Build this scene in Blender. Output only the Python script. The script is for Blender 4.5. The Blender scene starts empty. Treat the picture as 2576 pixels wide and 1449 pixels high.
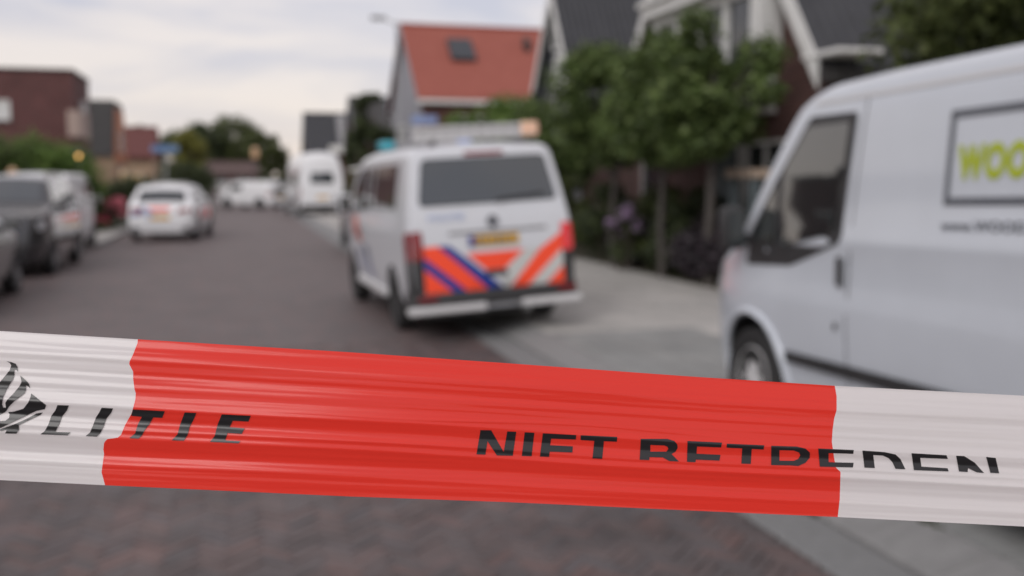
import bpy, bmesh, math, random
import numpy as np
from mathutils import Vector, Matrix, noise as NZ

SC = bpy.context.scene
COL = SC.collection
R = math.radians

# ------------------------------------------------------------------ camera
CAM_H, FPX, PITCH, YAW = 1.72, 2504.0, math.atan(272 / 2504), R(15.3)
cd = bpy.data.cameras.new('camera')
cam = bpy.data.objects.new('camera', cd)
COL.objects.link(cam)
cam.location = (0, 0, CAM_H)
cam.rotation_euler = (math.pi / 2 - PITCH, 0, -YAW)
cd.sensor_width = 36.0
cd.lens = 35.0
cd.clip_start = 0.05
cd.clip_end = 3000
cd.dof.use_dof = True
cd.dof.focus_distance = 0.545
cd.dof.aperture_fstop = 5.4
SC.camera = cam

# ------------------------------------------------------------------ sky and sun
SUN_EL, SUN_AZ = R(38), R(218)
w = bpy.data.worlds.new('World')
SC.world = w
w.use_nodes = True
nt = w.node_tree
nt.nodes.clear()
def N(tree, kind, **kw):
    n = tree.nodes.new(kind)
    for k, v in kw.items():
        setattr(n, k, v)
    return n
out = N(nt, 'ShaderNodeOutputWorld')
bg = N(nt, 'ShaderNodeBackground')
bg.inputs['Strength'].default_value = 0.1
sky = N(nt, 'ShaderNodeTexSky', sky_type='NISHITA')
sky.sun_disc = False
sky.sun_elevation = SUN_EL
sky.sun_rotation = SUN_AZ
tc = N(nt, 'ShaderNodeTexCoord')
sep = N(nt, 'ShaderNodeSeparateXYZ')
nt.links.new(tc.outputs['Generated'], sep.inputs[0])
def wm(op, a, b):
    n = N(nt, 'ShaderNodeMath', operation=op)
    for i, v in enumerate((a, b)):
        if isinstance(v, (int, float)):
            n.inputs[i].default_value = v
        else:
            nt.links.new(v, n.inputs[i])
    return n.outputs[0]
zz = wm('ADD', wm('MAXIMUM', sep.outputs[2], 0.0), 0.16)
comb = N(nt, 'ShaderNodeCombineXYZ')
nt.links.new(wm('DIVIDE', sep.outputs[0], zz), comb.inputs[0])
nt.links.new(wm('MULTIPLY', wm('DIVIDE', sep.outputs[1], zz), 1.25), comb.inputs[1])
ns = N(nt, 'ShaderNodeTexNoise')
ns.inputs['Scale'].default_value = 0.9
ns.inputs['Detail'].default_value = 5
ns.inputs['Roughness'].default_value = 0.55
ns.inputs['Distortion'].default_value = 0.5
nt.links.new(comb.outputs[0], ns.inputs['Vector'])
rp = N(nt, 'ShaderNodeValToRGB')
e = rp.color_ramp.elements
e[0].position, e[0].color = 0.40, (0.585, 0.59, 0.665, 1)
e[1].position, e[1].color = 0.57, (0.835, 0.785, 0.755, 1)
nt.links.new(ns.outputs['Fac'], rp.inputs[0])
hz = N(nt, 'ShaderNodeMix', data_type='RGBA')                    # pale pink towards the horizon
hz.inputs[7].default_value = (0.85, 0.745, 0.68, 1)
nt.links.new(rp.outputs[0], hz.inputs[6])
hr = N(nt, 'ShaderNodeMapRange')
hr.inputs[1].default_value, hr.inputs[2].default_value = 0.0, 0.16
hr.inputs[3].default_value, hr.inputs[4].default_value = 0.75, 0.0
nt.links.new(sep.outputs[2], hr.inputs[0])
nt.links.new(hr.outputs[0], hz.inputs[0])
gain = N(nt, 'ShaderNodeMix', data_type='RGBA', blend_type='MULTIPLY')
gain.inputs[0].default_value = 1
gain.inputs[7].default_value = (11.9, 11.3, 11.05, 1)
nt.links.new(hz.outputs[2], gain.inputs[6])
mx = N(nt, 'ShaderNodeMix', data_type='RGBA')
mx.inputs[0].default_value = 0.76
nt.links.new(sky.outputs[0], mx.inputs[6])
nt.links.new(gain.outputs[2], mx.inputs[7])
nt.links.new(mx.outputs[2], bg.inputs['Color'])
nt.links.new(bg.outputs[0], out.inputs[0])

sd = bpy.data.lights.new('sun', 'SUN')
sd.energy = 1.4
sd.angle = R(35)
sd.color = (1.0, 0.97, 0.94)
sun = bpy.data.objects.new('sun', sd)
COL.objects.link(sun)
sun.rotation_euler = (math.pi / 2 - SUN_EL, 0, math.pi - SUN_AZ)

SC.view_settings.view_transform = 'Standard'
SC.view_settings.look = 'None'
SC.view_settings.exposure = 0.0
SC.view_settings.gamma = 1.0
SC.view_settings.use_curve_mapping = False
SC.render.engine = 'CYCLES'
SC.cycles.use_denoising = True
SC.cycles.max_bounces = 6
SC.cycles.transparent_max_bounces = 8
SC.cycles.sample_clamp_indirect = 4.0

# ------------------------------------------------------------------ geometry helpers
_c, _s = math.cos(YAW), math.sin(YAW)
_r = Vector((_c, -_s, 0)); _h = Vector((_s, _c, 0))
_f = _h * math.cos(PITCH) + Vector((0, 0, -math.sin(PITCH)))
_u = _h * math.sin(PITCH) + Vector((0, 0, math.cos(PITCH)))
CAMP = Vector((0, 0, CAM_H))
def ray(px, py): return _r * ((px - 1288) / FPX) + _u * ((724 - py) / FPX) + _f
def W(px, py, d): return CAMP + ray(px, py) * d                   # a sight line at a measured distance
def WX(px, py, x): r = ray(px, py); return CAMP + r * (x / r.x)   # ... on the plane X = x
def WZ(px, py, z=0.0): r = ray(px, py); return CAMP + r * ((z - CAM_H) / r.z)

def link(name, me, parent=None, mats=()):
    o = bpy.data.objects.new(name, me)
    COL.objects.link(o)
    if parent is not None:
        o.parent = parent
    for m in mats:
        me.materials.append(m)
    return o
def tag(o, label=None, cat=None, group=None, kind=None):
    if label: o['label'] = label
    if cat: o['category'] = cat
    if group: o['group'] = group
    if kind: o['kind'] = kind
    return o
def thing(name, label, cat, loc=(0, 0, 0), rot=(0, 0, 0), group=None):
    o = bpy.data.objects.new(name, None)
    COL.objects.link(o)
    o.location = loc
    o.rotation_euler = rot
    o.empty_display_size = 0.1
    return tag(o, label, cat, group)

class MB:
    def __init__(self): self.bm = bmesh.new()
    def quad(self, *p): return self.bm.faces.new([self.bm.verts.new(q) for q in p])
    poly = quad
    def box(self, a, b, M=None):
        vs = [self.bm.verts.new((x, y, z)) for x in (a[0], b[0]) for y in (a[1], b[1]) for z in (a[2], b[2])]
        for f in ((0, 1, 3, 2), (4, 6, 7, 5), (0, 4, 5, 1), (2, 3, 7, 6), (0, 2, 6, 4), (1, 5, 7, 3)):
            self.bm.faces.new([vs[i] for i in f])
        if M is not None:
            bmesh.ops.transform(self.bm, matrix=M, verts=vs)
        return self
    def bar(self, p, q, wd, ht, up=(0, 0, 1)):
        p, q = Vector(p), Vector(q); d = (q - p).normalized(); upv = Vector(up)
        sx = d.cross(upv)
        if sx.length < 1e-4: sx = d.cross(Vector((1, 0, 0)))
        sx.normalize(); sz = sx.cross(d).normalized()
        o = [sx * (i * wd / 2) + sz * (j * ht / 2) for i, j in ((-1, -1), (1, -1), (1, 1), (-1, 1))]
        a = [self.bm.verts.new(p + k) for k in o]; b = [self.bm.verts.new(q + k) for k in o]
        for i in range(4): self.bm.faces.new((a[i], a[(i + 1) % 4], b[(i + 1) % 4], b[i]))
        self.bm.faces.new(a[::-1]); self.bm.faces.new(b)
        return self
    def tube(self, pts, rad, n=8, cap=True):
        rings = []
        pts = [Vector(p) for p in pts]
        if not isinstance(rad, (list, tuple)): rad = [rad] * len(pts)
        for i, p in enumerate(pts):
            d = (pts[min(i + 1, len(pts) - 1)] - pts[max(i - 1, 0)]).normalized()
            a = d.cross(Vector((0.31, 0.87, 0.2))).normalized(); b = d.cross(a)
            rings.append([self.bm.verts.new(p + (a * math.cos(2 * math.pi * k / n) + b * math.sin(2 * math.pi * k / n)) * rad[i]) for k in range(n)])
        for r0, r1 in zip(rings, rings[1:]):
            for k in range(n): self.bm.faces.new((r0[k], r0[(k + 1) % n], r1[(k + 1) % n], r1[k]))
        if cap: self.bm.faces.new(rings[0][::-1]); self.bm.faces.new(rings[-1])
        return self
    def lathe(self, prof, n=28, axis='X', c=(0, 0, 0)):      # prof: (radius, along axis)
        rings = []
        for r_, a in prof:
            ring = []
            for k in range(n):
                t = 2 * math.pi * k / n
                u, v = r_ * math.cos(t), r_ * math.sin(t)
                p = (a, u, v) if axis == 'X' else (u, v, a) if axis == 'Z' else (u, a, v)
                ring.append(self.bm.verts.new(Vector(c) + Vector(p)))
            rings.append(ring)
        for r0, r1 in zip(rings, rings[1:]):
            for k in range(n): self.bm.faces.new((r0[k], r0[(k + 1) % n], r1[(k + 1) % n], r1[k]))
        if prof[0][0] > 1e-4: self.bm.faces.new(rings[0][::-1])
        if prof[-1][0] > 1e-4: self.bm.faces.new(rings[-1])
        return self
    def prism(self, pts, d):                                  # closed outline swept along d
        a = [self.bm.verts.new(p) for p in pts]; b = [self.bm.verts.new(Vector(p) + Vector(d)) for p in pts]
        n = len(a)
        self.bm.faces.new(a[::-1]); self.bm.faces.new(b)
        for i in range(n): self.bm.faces.new((a[i], a[(i + 1) % n], b[(i + 1) % n], b[i]))
        return self
    def build(self, name, mat, parent=None, smooth=None, bevel=0.0):
        bm = self.bm
        bmesh.ops.remove_doubles(bm, verts=bm.verts, dist=1e-5)
        bmesh.ops.recalc_face_normals(bm, faces=bm.faces)
        if bevel:
            bmesh.ops.bevel(bm, geom=[e_ for e_ in bm.edges if len(e_.link_faces) == 2 and e_.calc_face_angle(0) > 0.6], offset=bevel, segments=2, affect='EDGES', profile=0.5)
        if smooth is not None: smooth_bm(bm, smooth)
        me = bpy.data.meshes.new(name)
        bm.to_mesh(me); bm.free()
        return link(name, me, parent, mat if isinstance(mat, (list, tuple)) else (mat,))
def smooth_bm(bm, ang=35):
    for f in bm.faces: f.smooth = True
    for e_ in bm.edges:
        e_.smooth = not (len(e_.link_faces) != 2 or e_.calc_face_angle(0) > R(ang))

# ------------------------------------------------------------------ materials
def mat(name, col, rough=0.6, metal=0.0, spec=0.5, coat=0.0, var=0.0, scale=6.0, bump=0.0, bscale=40.0, emit=None, estr=0.0, trans=0.0, vcol2=None):
    m = bpy.data.materials.new(name)
    m.use_nodes = True
    t = m.node_tree
    p = t.nodes['Principled BSDF']
    p.inputs['Base Color'].default_value = (*col, 1)
    p.inputs['Roughness'].default_value = rough
    p.inputs['Metallic'].default_value = metal
    p.inputs['Specular IOR Level'].default_value = spec
    p.inputs['Coat Weight'].default_value = coat
    p.inputs['Coat Roughness'].default_value = 0.06
    if emit:
        p.inputs['Emission Color'].default_value = (*emit, 1)
        p.inputs['Emission Strength'].default_value = estr
    if var or vcol2:
        tcn = N(t, 'ShaderNodeTexCoord')
        n1 = N(t, 'ShaderNodeTexNoise')
        n1.inputs['Scale'].default_value = scale
        n1.inputs['Detail'].default_value = 6
        n1.inputs['Roughness'].default_value = 0.65
        t.links.new(tcn.outputs['Object'], n1.inputs['Vector'])
        r_ = N(t, 'ShaderNodeValToRGB')
        c2 = vcol2 or tuple(c * (1 + var) for c in col)
        c1 = tuple(c * (1 - var) for c in col) if not vcol2 else col
        r_.color_ramp.elements[0].position = 0.3; r_.color_ramp.elements[0].color = (*c1, 1)
        r_.color_ramp.elements[1].position = 0.7; r_.color_ramp.elements[1].color = (*c2, 1)
        t.links.new(n1.outputs['Fac'], r_.inputs[0])
        t.links.new(r_.outputs[0], p.inputs['Base Color'])
    if bump:
        tcn = N(t, 'ShaderNodeTexCoord')
        n2 = N(t, 'ShaderNodeTexNoise')
        n2.inputs['Scale'].default_value = bscale
        n2.inputs['Detail'].default_value = 4
        t.links.new(tcn.outputs['Object'], n2.inputs['Vector'])
        b = N(t, 'ShaderNodeBump')
        b.inputs['Strength'].default_value = bump
        b.inputs['Distance'].default_value = 0.02
        t.links.new(n2.outputs['Fac'], b.inputs['Height'])
        t.links.new(b.outputs[0], p.inputs['Normal'])
    return m

def brick_mat(name, c1, c2, mortar, bw=0.21, bh=0.065, rough=0.85, axis='XZ', gap=0.012):
    m = bpy.data.materials.new(name)
    m.use_nodes = True
    t = m.node_tree
    p = t.nodes['Principled BSDF']
    p.inputs['Roughness'].default_value = rough
    tcn = N(t, 'ShaderNodeTexCoord')
    sp = N(t, 'ShaderNodeSeparateXYZ')
    t.links.new(tcn.outputs['Object'], sp.inputs[0])
    cb = N(t, 'ShaderNodeCombineXYZ')
    if axis == 'XZ':
        ad = N(t, 'ShaderNodeMath', operation='ADD')
        t.links.new(sp.outputs[0], ad.inputs[0]); t.links.new(sp.outputs[1], ad.inputs[1])
        t.links.new(ad.outputs[0], cb.inputs[0]); t.links.new(sp.outputs[2], cb.inputs[1])
    else:
        t.links.new(sp.outputs[1], cb.inputs[0]); t.links.new(sp.outputs[0], cb.inputs[1])
    b = N(t, 'ShaderNodeTexBrick')
    b.inputs['Scale'].default_value = 1.0
    b.inputs['Brick Width'].default_value = bw
    b.inputs['Row Height'].default_value = bh
    b.inputs['Mortar Size'].default_value = gap
    b.inputs['Color1'].default_value = (*c1, 1)
    b.inputs['Color2'].default_value = (*c2, 1)
    b.inputs['Mortar'].default_value = (*mortar, 1)
    t.links.new(cb.outputs[0], b.inputs['Vector'])
    n1 = N(t, 'ShaderNodeTexNoise')
    n1.inputs['Scale'].default_value = 1.3
    n1.inputs['Detail'].default_value = 8
    n1.inputs['Roughness'].default_value = 0.7
    t.links.new(tcn.outputs['Object'], n1.inputs['Vector'])
    mr = N(t, 'ShaderNodeMapRange')
    mr.inputs[1].default_value, mr.inputs[2].default_value, mr.inputs[3].default_value, mr.inputs[4].default_value = 0.25, 0.75, 0.72, 1.28
    t.links.new(n1.outputs['Fac'], mr.inputs[0])
    vm = N(t, 'ShaderNodeVectorMath', operation='SCALE')
    t.links.new(b.outputs['Color'], vm.inputs[0]); t.links.new(mr.outputs[0], vm.inputs['Scale'])
    t.links.new(vm.outputs[0], p.inputs['Base Color'])
    bp = N(t, 'ShaderNodeBump')
    bp.inputs['Strength'].default_value = 0.5
    bp.inputs['Distance'].default_value = 0.006
    bp.invert = True
    t.links.new(b.outputs['Fac'], bp.inputs['Height'])
    t.links.new(bp.outputs[0], p.inputs['Normal'])
    return m

def paver_mat(name, per_object):
    m = bpy.data.materials.new(name)
    m.use_nodes = True
    t = m.node_tree
    p = t.nodes['Principled BSDF']
    p.inputs['Roughness'].default_value = 0.55
    if per_object:
        src = N(t, 'ShaderNodeObjectInfo').outputs['Random']
    else:
        src = N(t, 'ShaderNodeNewGeometry').outputs['Random Per Island']
    r_ = N(t, 'ShaderNodeValToRGB')
    cr = r_.color_ramp
    cols = [(0.0, (0.077, 0.067, 0.069)), (0.3, (0.092, 0.074, 0.074)), (0.55, (0.101, 0.076, 0.074)), (0.8, (0.118, 0.075, 0.07)), (1.0, (0.079, 0.073, 0.078))]
    while len(cr.elements) < len(cols): cr.elements.new(0.5)
    for el, (q, c_) in zip(cr.elements, cols): el.position = q; el.color = (*c_, 1)
    t.links.new(src, r_.inputs[0])
    geo = N(t, 'ShaderNodeNewGeometry')
    n1 = N(t, 'ShaderNodeTexNoise'); n1.inputs['Scale'].default_value = 2.6; n1.inputs['Detail'].default_value = 6; n1.inputs['Roughness'].default_value = 0.6
    t.links.new(geo.outputs['Position'], n1.inputs['Vector'])
    mr = N(t, 'ShaderNodeMapRange')
    mr.inputs[1].default_value, mr.inputs[2].default_value, mr.inputs[3].default_value, mr.inputs[4].default_value = 0.32, 0.68, 0.68, 1.32
    t.links.new(n1.outputs['Fac'], mr.inputs[0])
    vm = N(t, 'ShaderNodeVectorMath', operation='SCALE')
    t.links.new(r_.outputs[0], vm.inputs[0]); t.links.new(mr.outputs[0], vm.inputs['Scale'])
    t.links.new(vm.outputs[0], p.inputs['Base Color'])
    n2 = N(t, 'ShaderNodeTexNoise'); n2.inputs['Scale'].default_value = 120
    t.links.new(geo.outputs['Position'], n2.inputs['Vector'])
    b = N(t, 'ShaderNodeBump'); b.inputs['Strength'].default_value = 0.4; b.inputs['Distance'].default_value = 0.004
    t.links.new(n2.outputs['Fac'], b.inputs['Height']); t.links.new(b.outputs[0], p.inputs['Normal'])
    return m

def leaf_mat(name, c1, c2, c3, trans=0.38):
    m = bpy.data.materials.new(name)
    m.use_nodes = True
    t = m.node_tree
    p = t.nodes['Principled BSDF']
    p.inputs['Roughness'].default_value = 0.5
    p.inputs['Specular IOR Level'].default_value = 0.35
    g = N(t, 'ShaderNodeNewGeometry')
    r_ = N(t, 'ShaderNodeValToRGB')
    r_.color_ramp.elements[0].color = (*c1, 1)
    r_.color_ramp.elements[1].color = (*c3, 1)
    mid = r_.color_ramp.elements.new(0.55); mid.color = (*c2, 1)
    t.links.new(g.outputs['Random Per Island'], r_.inputs[0])
    nz = N(t, 'ShaderNodeTexNoise'); nz.inputs['Scale'].default_value = 1.7; nz.inputs['Detail'].default_value = 2
    t.links.new(g.outputs['Position'], nz.inputs['Vector'])
    mr = N(t, 'ShaderNodeMapRange')
    mr.inputs[1].default_value, mr.inputs[2].default_value, mr.inputs[3].default_value, mr.inputs[4].default_value = .35, .65, .68, 1.35
    t.links.new(nz.outputs['Fac'], mr.inputs[0])
    vm = N(t, 'ShaderNodeVectorMath', operation='SCALE')
    t.links.new(r_.outputs[0], vm.inputs[0]); t.links.new(mr.outputs[0], vm.inputs['Scale'])
    r_ = vm
    t.links.new(r_.outputs[0], p.inputs['Base Color'])
    tr = N(t, 'ShaderNodeBsdfTranslucent')
    t.links.new(r_.outputs[0], tr.inputs[0])
    ms = N(t, 'ShaderNodeMixShader'); ms.inputs[0].default_value = trans
    t.links.new(p.outputs[0], ms.inputs[1]); t.links.new(tr.outputs[0], ms.inputs[2])
    t.links.new(ms.outputs[0], t.nodes['Material Output'].inputs[0])
    return m

M = {}
M['white_paint'] = mat('white paint', (0.62, 0.64, 0.68), 0.32, coat=0.5, var=0.03, scale=2)
M['bright_white'] = mat('bright white paint', (0.76, 0.77, 0.79), 0.32, coat=0.5, var=0.03, scale=2)
M['van_paint'] = mat('white van paint', (0.575, 0.615, 0.675), 0.3, coat=0.6, var=0.03, scale=2)
M['dark_paint'] = mat('dark grey metallic paint', (0.028, 0.028, 0.031), 0.22, metal=0.1, coat=1.0)
M['grey_paint'] = mat('grey metallic paint', (0.16, 0.155, 0.16), 0.3, metal=0.5, coat=0.8)
M['black_plastic'] = mat('black plastic', (0.032, 0.032, 0.034), 0.5, var=0.2)
M['grey_plastic'] = mat('grey plastic', (0.25, 0.25, 0.26), 0.5)
M['rubber'] = mat('rubber', (0.022, 0.022, 0.023), 0.75, bump=0.2)
M['glass'] = mat('dark car glass', (0.014, 0.019, 0.02), 0.03, spec=1.0, coat=1.0)
M['tint'] = mat('tinted car glass', (0.04, 0.048, 0.052), 0.06, spec=1.0, coat=0.8)
M['house_glass'] = mat('house glass', (0.03, 0.035, 0.04), 0.06, spec=0.7)
M['chrome'] = mat('chrome', (0.75, 0.75, 0.76), 0.15, metal=1)
M['alloy'] = mat('alloy', (0.45, 0.45, 0.47), 0.35, metal=0.8)
M['silver'] = mat('silver plastic', (0.58, 0.58, 0.59), 0.4)
M['red_lens'] = mat('red lens', (0.22, 0.008, 0.012), 0.12, coat=0.6)
M['red_lit'] = mat('lit red lens', (0.4, 0.01, 0.015), 0.12, coat=0.6, emit=(0.9, 0.02, 0.03), estr=0.3)
M['clear_lens'] = mat('clear lens', (0.6, 0.62, 0.65), 0.08, coat=0.6)
M['amber'] = mat('amber lens', (0.78, 0.5, 0.36), 0.2, emit=(1, 0.6, 0.4), estr=0.06)
M['blue_lamp'] = mat('blue lamp lens', (0.06, 0.34, 0.42), 0.15, emit=(0.08, 0.5, 0.6), estr=0.05)
M['orange_foil'] = mat('fluorescent orange foil', (1.0, 0.085, 0.03), 0.4)
M['blue_foil'] = mat('blue foil', (0.018, 0.045, 0.28), 0.35)
M['silver_foil'] = mat('silver foil', (0.56, 0.57, 0.56), 0.35)
M['pink_foil'] = mat('faded orange foil', (0.75, 0.27, 0.22), 0.35)
M['blue_pale'] = mat('faded blue foil', (0.28, 0.30, 0.42), 0.35)
M['pale_blue'] = mat('pale blue lettering', (0.42, 0.48, 0.64), 0.4)
M['plate'] = mat('yellow plate', (0.62, 0.34, 0.03), 0.4)
M['ink'] = mat('black ink', (0.012, 0.012, 0.013), 0.32)
M['lime'] = mat('lime lettering', (0.40, 0.48, 0.012), 0.4)
M['dark_letter'] = mat('dark grey lettering', (0.12, 0.13, 0.15), 0.4)
M['bark'] = mat('bark', (0.09, 0.075, 0.06), 0.9, var=0.35, scale=14, bump=0.6)
M['bark_mid'] = mat('garden tree bark', (0.075, 0.066, 0.06), 0.9, var=0.35, scale=14, bump=0.6)
M['bark_pale'] = mat('pale bark', (0.19, 0.175, 0.16), 0.9, var=0.35, scale=14, bump=0.6)
M['brick_dark'] = brick_mat('dark red brick', (0.085, 0.034, 0.031), (0.055, 0.025, 0.025), (0.075, 0.06, 0.055))
M['brick_warm'] = brick_mat('warm brown red brick', (0.15, 0.058, 0.052), (0.10, 0.043, 0.041), (0.11, 0.08, 0.07))
M['brick_red'] = brick_mat('red brick', (0.15, 0.045, 0.04), (0.095, 0.032, 0.03), (0.10, 0.07, 0.06))
M['brick_plum'] = brick_mat('plum brick', (0.125, 0.036, 0.037), (0.09, 0.03, 0.031), (0.10, 0.06, 0.058))
M['brick_tan'] = brick_mat('tan brick', (0.42, 0.27, 0.17), (0.34, 0.21, 0.13), (0.3, 0.25, 0.2))
M['white_wood'] = mat('white painted wood', (0.68, 0.68, 0.67), 0.5, var=0.06, scale=3)
M['grey_wood'] = mat('grey painted boards', (0.27, 0.275, 0.31), 0.6, var=0.1, scale=4)
M['teal_wood'] = mat('grey green boards', (0.10, 0.125, 0.135), 0.6, var=0.1, scale=4)
M['lamplit_wood'] = mat('lamp tinted front boards', (0.42, 0.15, 0.07), 0.6, var=0.2, scale=5)  # the orange is warm lamp light painted into the front's colour
M['curtain'] = mat('pale curtain', (0.6, 0.61, 0.62), 0.8)
M['steel'] = mat('galvanised steel', (0.38, 0.39, 0.40), 0.45, metal=0.5)
M['sign_blue'] = mat('blue sign', (0.13, 0.23, 0.42), 0.35)
M['sign_blue2'] = mat('pale blue sign', (0.27, 0.35, 0.6), 0.35)
M['sign_red'] = mat('red sign', (0.45, 0.03, 0.03), 0.35)
M['lamp_lit'] = mat('lit lamp glass', (0.9, 0.6, 0.25), 0.4, emit=(1.0, 0.55, 0.16), estr=3)
M['lamp_soft'] = mat('lit lantern glass', (0.55, 0.36, 0.22), 0.4, emit=(1.0, 0.58, 0.3), estr=0.03)
M['window_lit'] = mat('lit window', (0.6, 0.45, 0.25), 0.3, emit=(1.0, 0.62, 0.3), estr=0.42)

def tile_mat(name, c1, c2, rough=0.7):
    m = mat(name, c1, rough, vcol2=c2, scale=2.5)
    t = m.node_tree
    p = t.nodes['Principled BSDF']
    tcn = N(t, 'ShaderNodeTexCoord')
    wv = N(t, 'ShaderNodeTexWave'); wv.bands_direction = 'X'; wv.inputs['Scale'].default_value = 1.6; wv.inputs['Distortion'].default_value = 0.1
    wz = N(t, 'ShaderNodeTexWave'); wz.bands_direction = 'Z'; wz.wave_profile = 'SAW'; wz.inputs['Scale'].default_value = 1.6
    ad = N(t, 'ShaderNodeMath', operation='ADD')
    t.links.new(tcn.outputs['Object'], wv.inputs['Vector']); t.links.new(tcn.outputs['Object'], wz.inputs['Vector'])
    t.links.new(wv.outputs['Fac'], ad.inputs[0]); t.links.new(wz.outputs['Fac'], ad.inputs[1])
    b = N(t, 'ShaderNodeBump'); b.inputs['Strength'].default_value = 0.8; b.inputs['Distance'].default_value = 0.05
    t.links.new(ad.outputs[0], b.inputs['Height']); t.links.new(b.outputs[0], p.inputs['Normal'])
    return m
M['tile_orange'] = tile_mat('orange roof tiles', (0.28, 0.072, 0.052), (0.34, 0.10, 0.072))
M['tile_slate'] = tile_mat('slate roof tiles', (0.034, 0.036, 0.043), (0.05, 0.052, 0.06))
M['tile_dark'] = tile_mat('dark roof tiles', (0.045, 0.044, 0.045), (0.065, 0.063, 0.064))
M['tile_brown'] = tile_mat('brown roof tiles', (0.085, 0.055, 0.052), (0.11, 0.07, 0.065))
M['tile_red'] = tile_mat('dark red roof tiles', (0.11, 0.035, 0.033), (0.15, 0.05, 0.045))

GREEN = leaf_mat('garden tree leaves', (0.065, 0.098, 0.034), (0.12, 0.175, 0.055), (0.20, 0.26, 0.09))
GREEN2 = leaf_mat('fresh leaves', (0.075, 0.135, 0.03), (0.125, 0.21, 0.045), (0.19, 0.28, 0.07))
DARKG = leaf_mat('dark leaves', (0.042, 0.058, 0.030), (0.07, 0.092, 0.042), (0.11, 0.13, 0.055))
OLIVE = leaf_mat('olive leaves', (0.062, 0.08, 0.028), (0.095, 0.12, 0.042), (0.14, 0.165, 0.06))
YELG = leaf_mat('yellow green leaves', (0.15, 0.16, 0.035), (0.22, 0.22, 0.05), (0.30, 0.28, 0.08))
PURP = leaf_mat('purple black leaves', (0.06, 0.055, 0.06), (0.085, 0.075, 0.085), (0.12, 0.085, 0.11))
LILAC = leaf_mat('lilac petals', (0.42, 0.28, 0.48), (0.52, 0.36, 0.58), (0.62, 0.47, 0.68))
PINK = leaf_mat('pink petals', (0.5, 0.14, 0.19), (0.6, 0.2, 0.25), (0.7, 0.3, 0.34))
MAGENTA = leaf_mat('magenta petals', (0.30, 0.02, 0.07), (0.38, 0.03, 0.09), (0.44, 0.06, 0.12))

# ================================================================== GROUND
M['soil'] = mat('soil and grass', (0.06, 0.065, 0.035), 0.95, vcol2=(0.09, 0.08, 0.05), scale=0.8, bump=0.5)
M['grass'] = mat('verge grass', (0.11, 0.115, 0.05), 0.95, vcol2=(0.15, 0.14, 0.07), scale=2, bump=0.6)
M['road_far'] = brick_mat('clay brick road', (0.132, 0.089, 0.087), (0.096, 0.082, 0.084), (0.11, 0.098, 0.092), 0.21, 0.072, 0.6, 'XY', 0.006)
M['sand'] = mat('jointing sand', (0.07, 0.062, 0.057), 0.95, var=0.3, scale=30)
M['concrete'] = mat('grey concrete tile', (0.20, 0.203, 0.205), 0.8, var=0.10, scale=9, bump=0.25, bscale=200)
M['concrete2'] = mat('weathered concrete tile', (0.235, 0.235, 0.235), 0.8, var=0.12, scale=7, bump=0.25, bscale=200)
M['moss'] = mat('moss', (0.03, 0.038, 0.015), 0.95, var=0.4, scale=60, bump=0.8)
M['bay'] = brick_mat('grey paving of the parking bay', (0.265, 0.27, 0.265), (0.245, 0.252, 0.25), (0.15, 0.15, 0.145), 0.3, 0.3, 0.85, 'XY', 0.006)
M['pavement'] = brick_mat('light paving slabs', (0.43, 0.415, 0.395), (0.39, 0.38, 0.365), (0.2, 0.19, 0.18), 0.3, 0.3, 0.85, 'XY', 0.006)

def sheet(name, rects, z, m, kind='structure', parent=None, dz=0.0):
    b = MB()
    for x0, y0, x1, y1 in rects:
        if dz: b.box((x0, y0, z - dz), (x1, y1, z))
        else: b.quad((x0, y0, z), (x1, y0, z), (x1, y1, z), (x0, y1, z))
    o = b.build(name, m, parent)
    if kind: o['kind'] = kind
    return o
EDGE = 2.47
sheet('ground', [(-700, -400, 700, 1400)], -0.06, M['soil'])
BY0, BY1 = 3.4, 10.4
road = sheet('road', [(-5.3, -14, EDGE, BY1), ], -0.009, M['sand'])
sheet('road_far', [(-5.3, BY1, EDGE, 150)], 0.0, M['road_far'], dz=0.05)
sheet('road_near', [(-5.3, -14, EDGE, BY0)], 0.0, M['road_far'], dz=0.008)
sheet('parking_bay', [(3.14, -14, 4.78, 9.98)], 0.1, M['bay'], dz=0.15)
sheet('pavement_right', [(4.784, -14, 6.8, 9.98), (3.14, 9.984, 6.8, 150)], 0.1, M['pavement'], dz=0.15)
sheet('pavement_left', [(-7.4, -14, -5.304, 150), (-5.3, 27.5, -3.6, 60)], 0.08, M['pavement'], dz=0.13)
sheet('verge', [(-40, -14, -7.404, 150)], 0.07, M['grass'], dz=0.12)
sheet('garden_soil', [(6.804, -14, 60, 150)], 0.09, M['soil'], dz=0.14)

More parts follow.
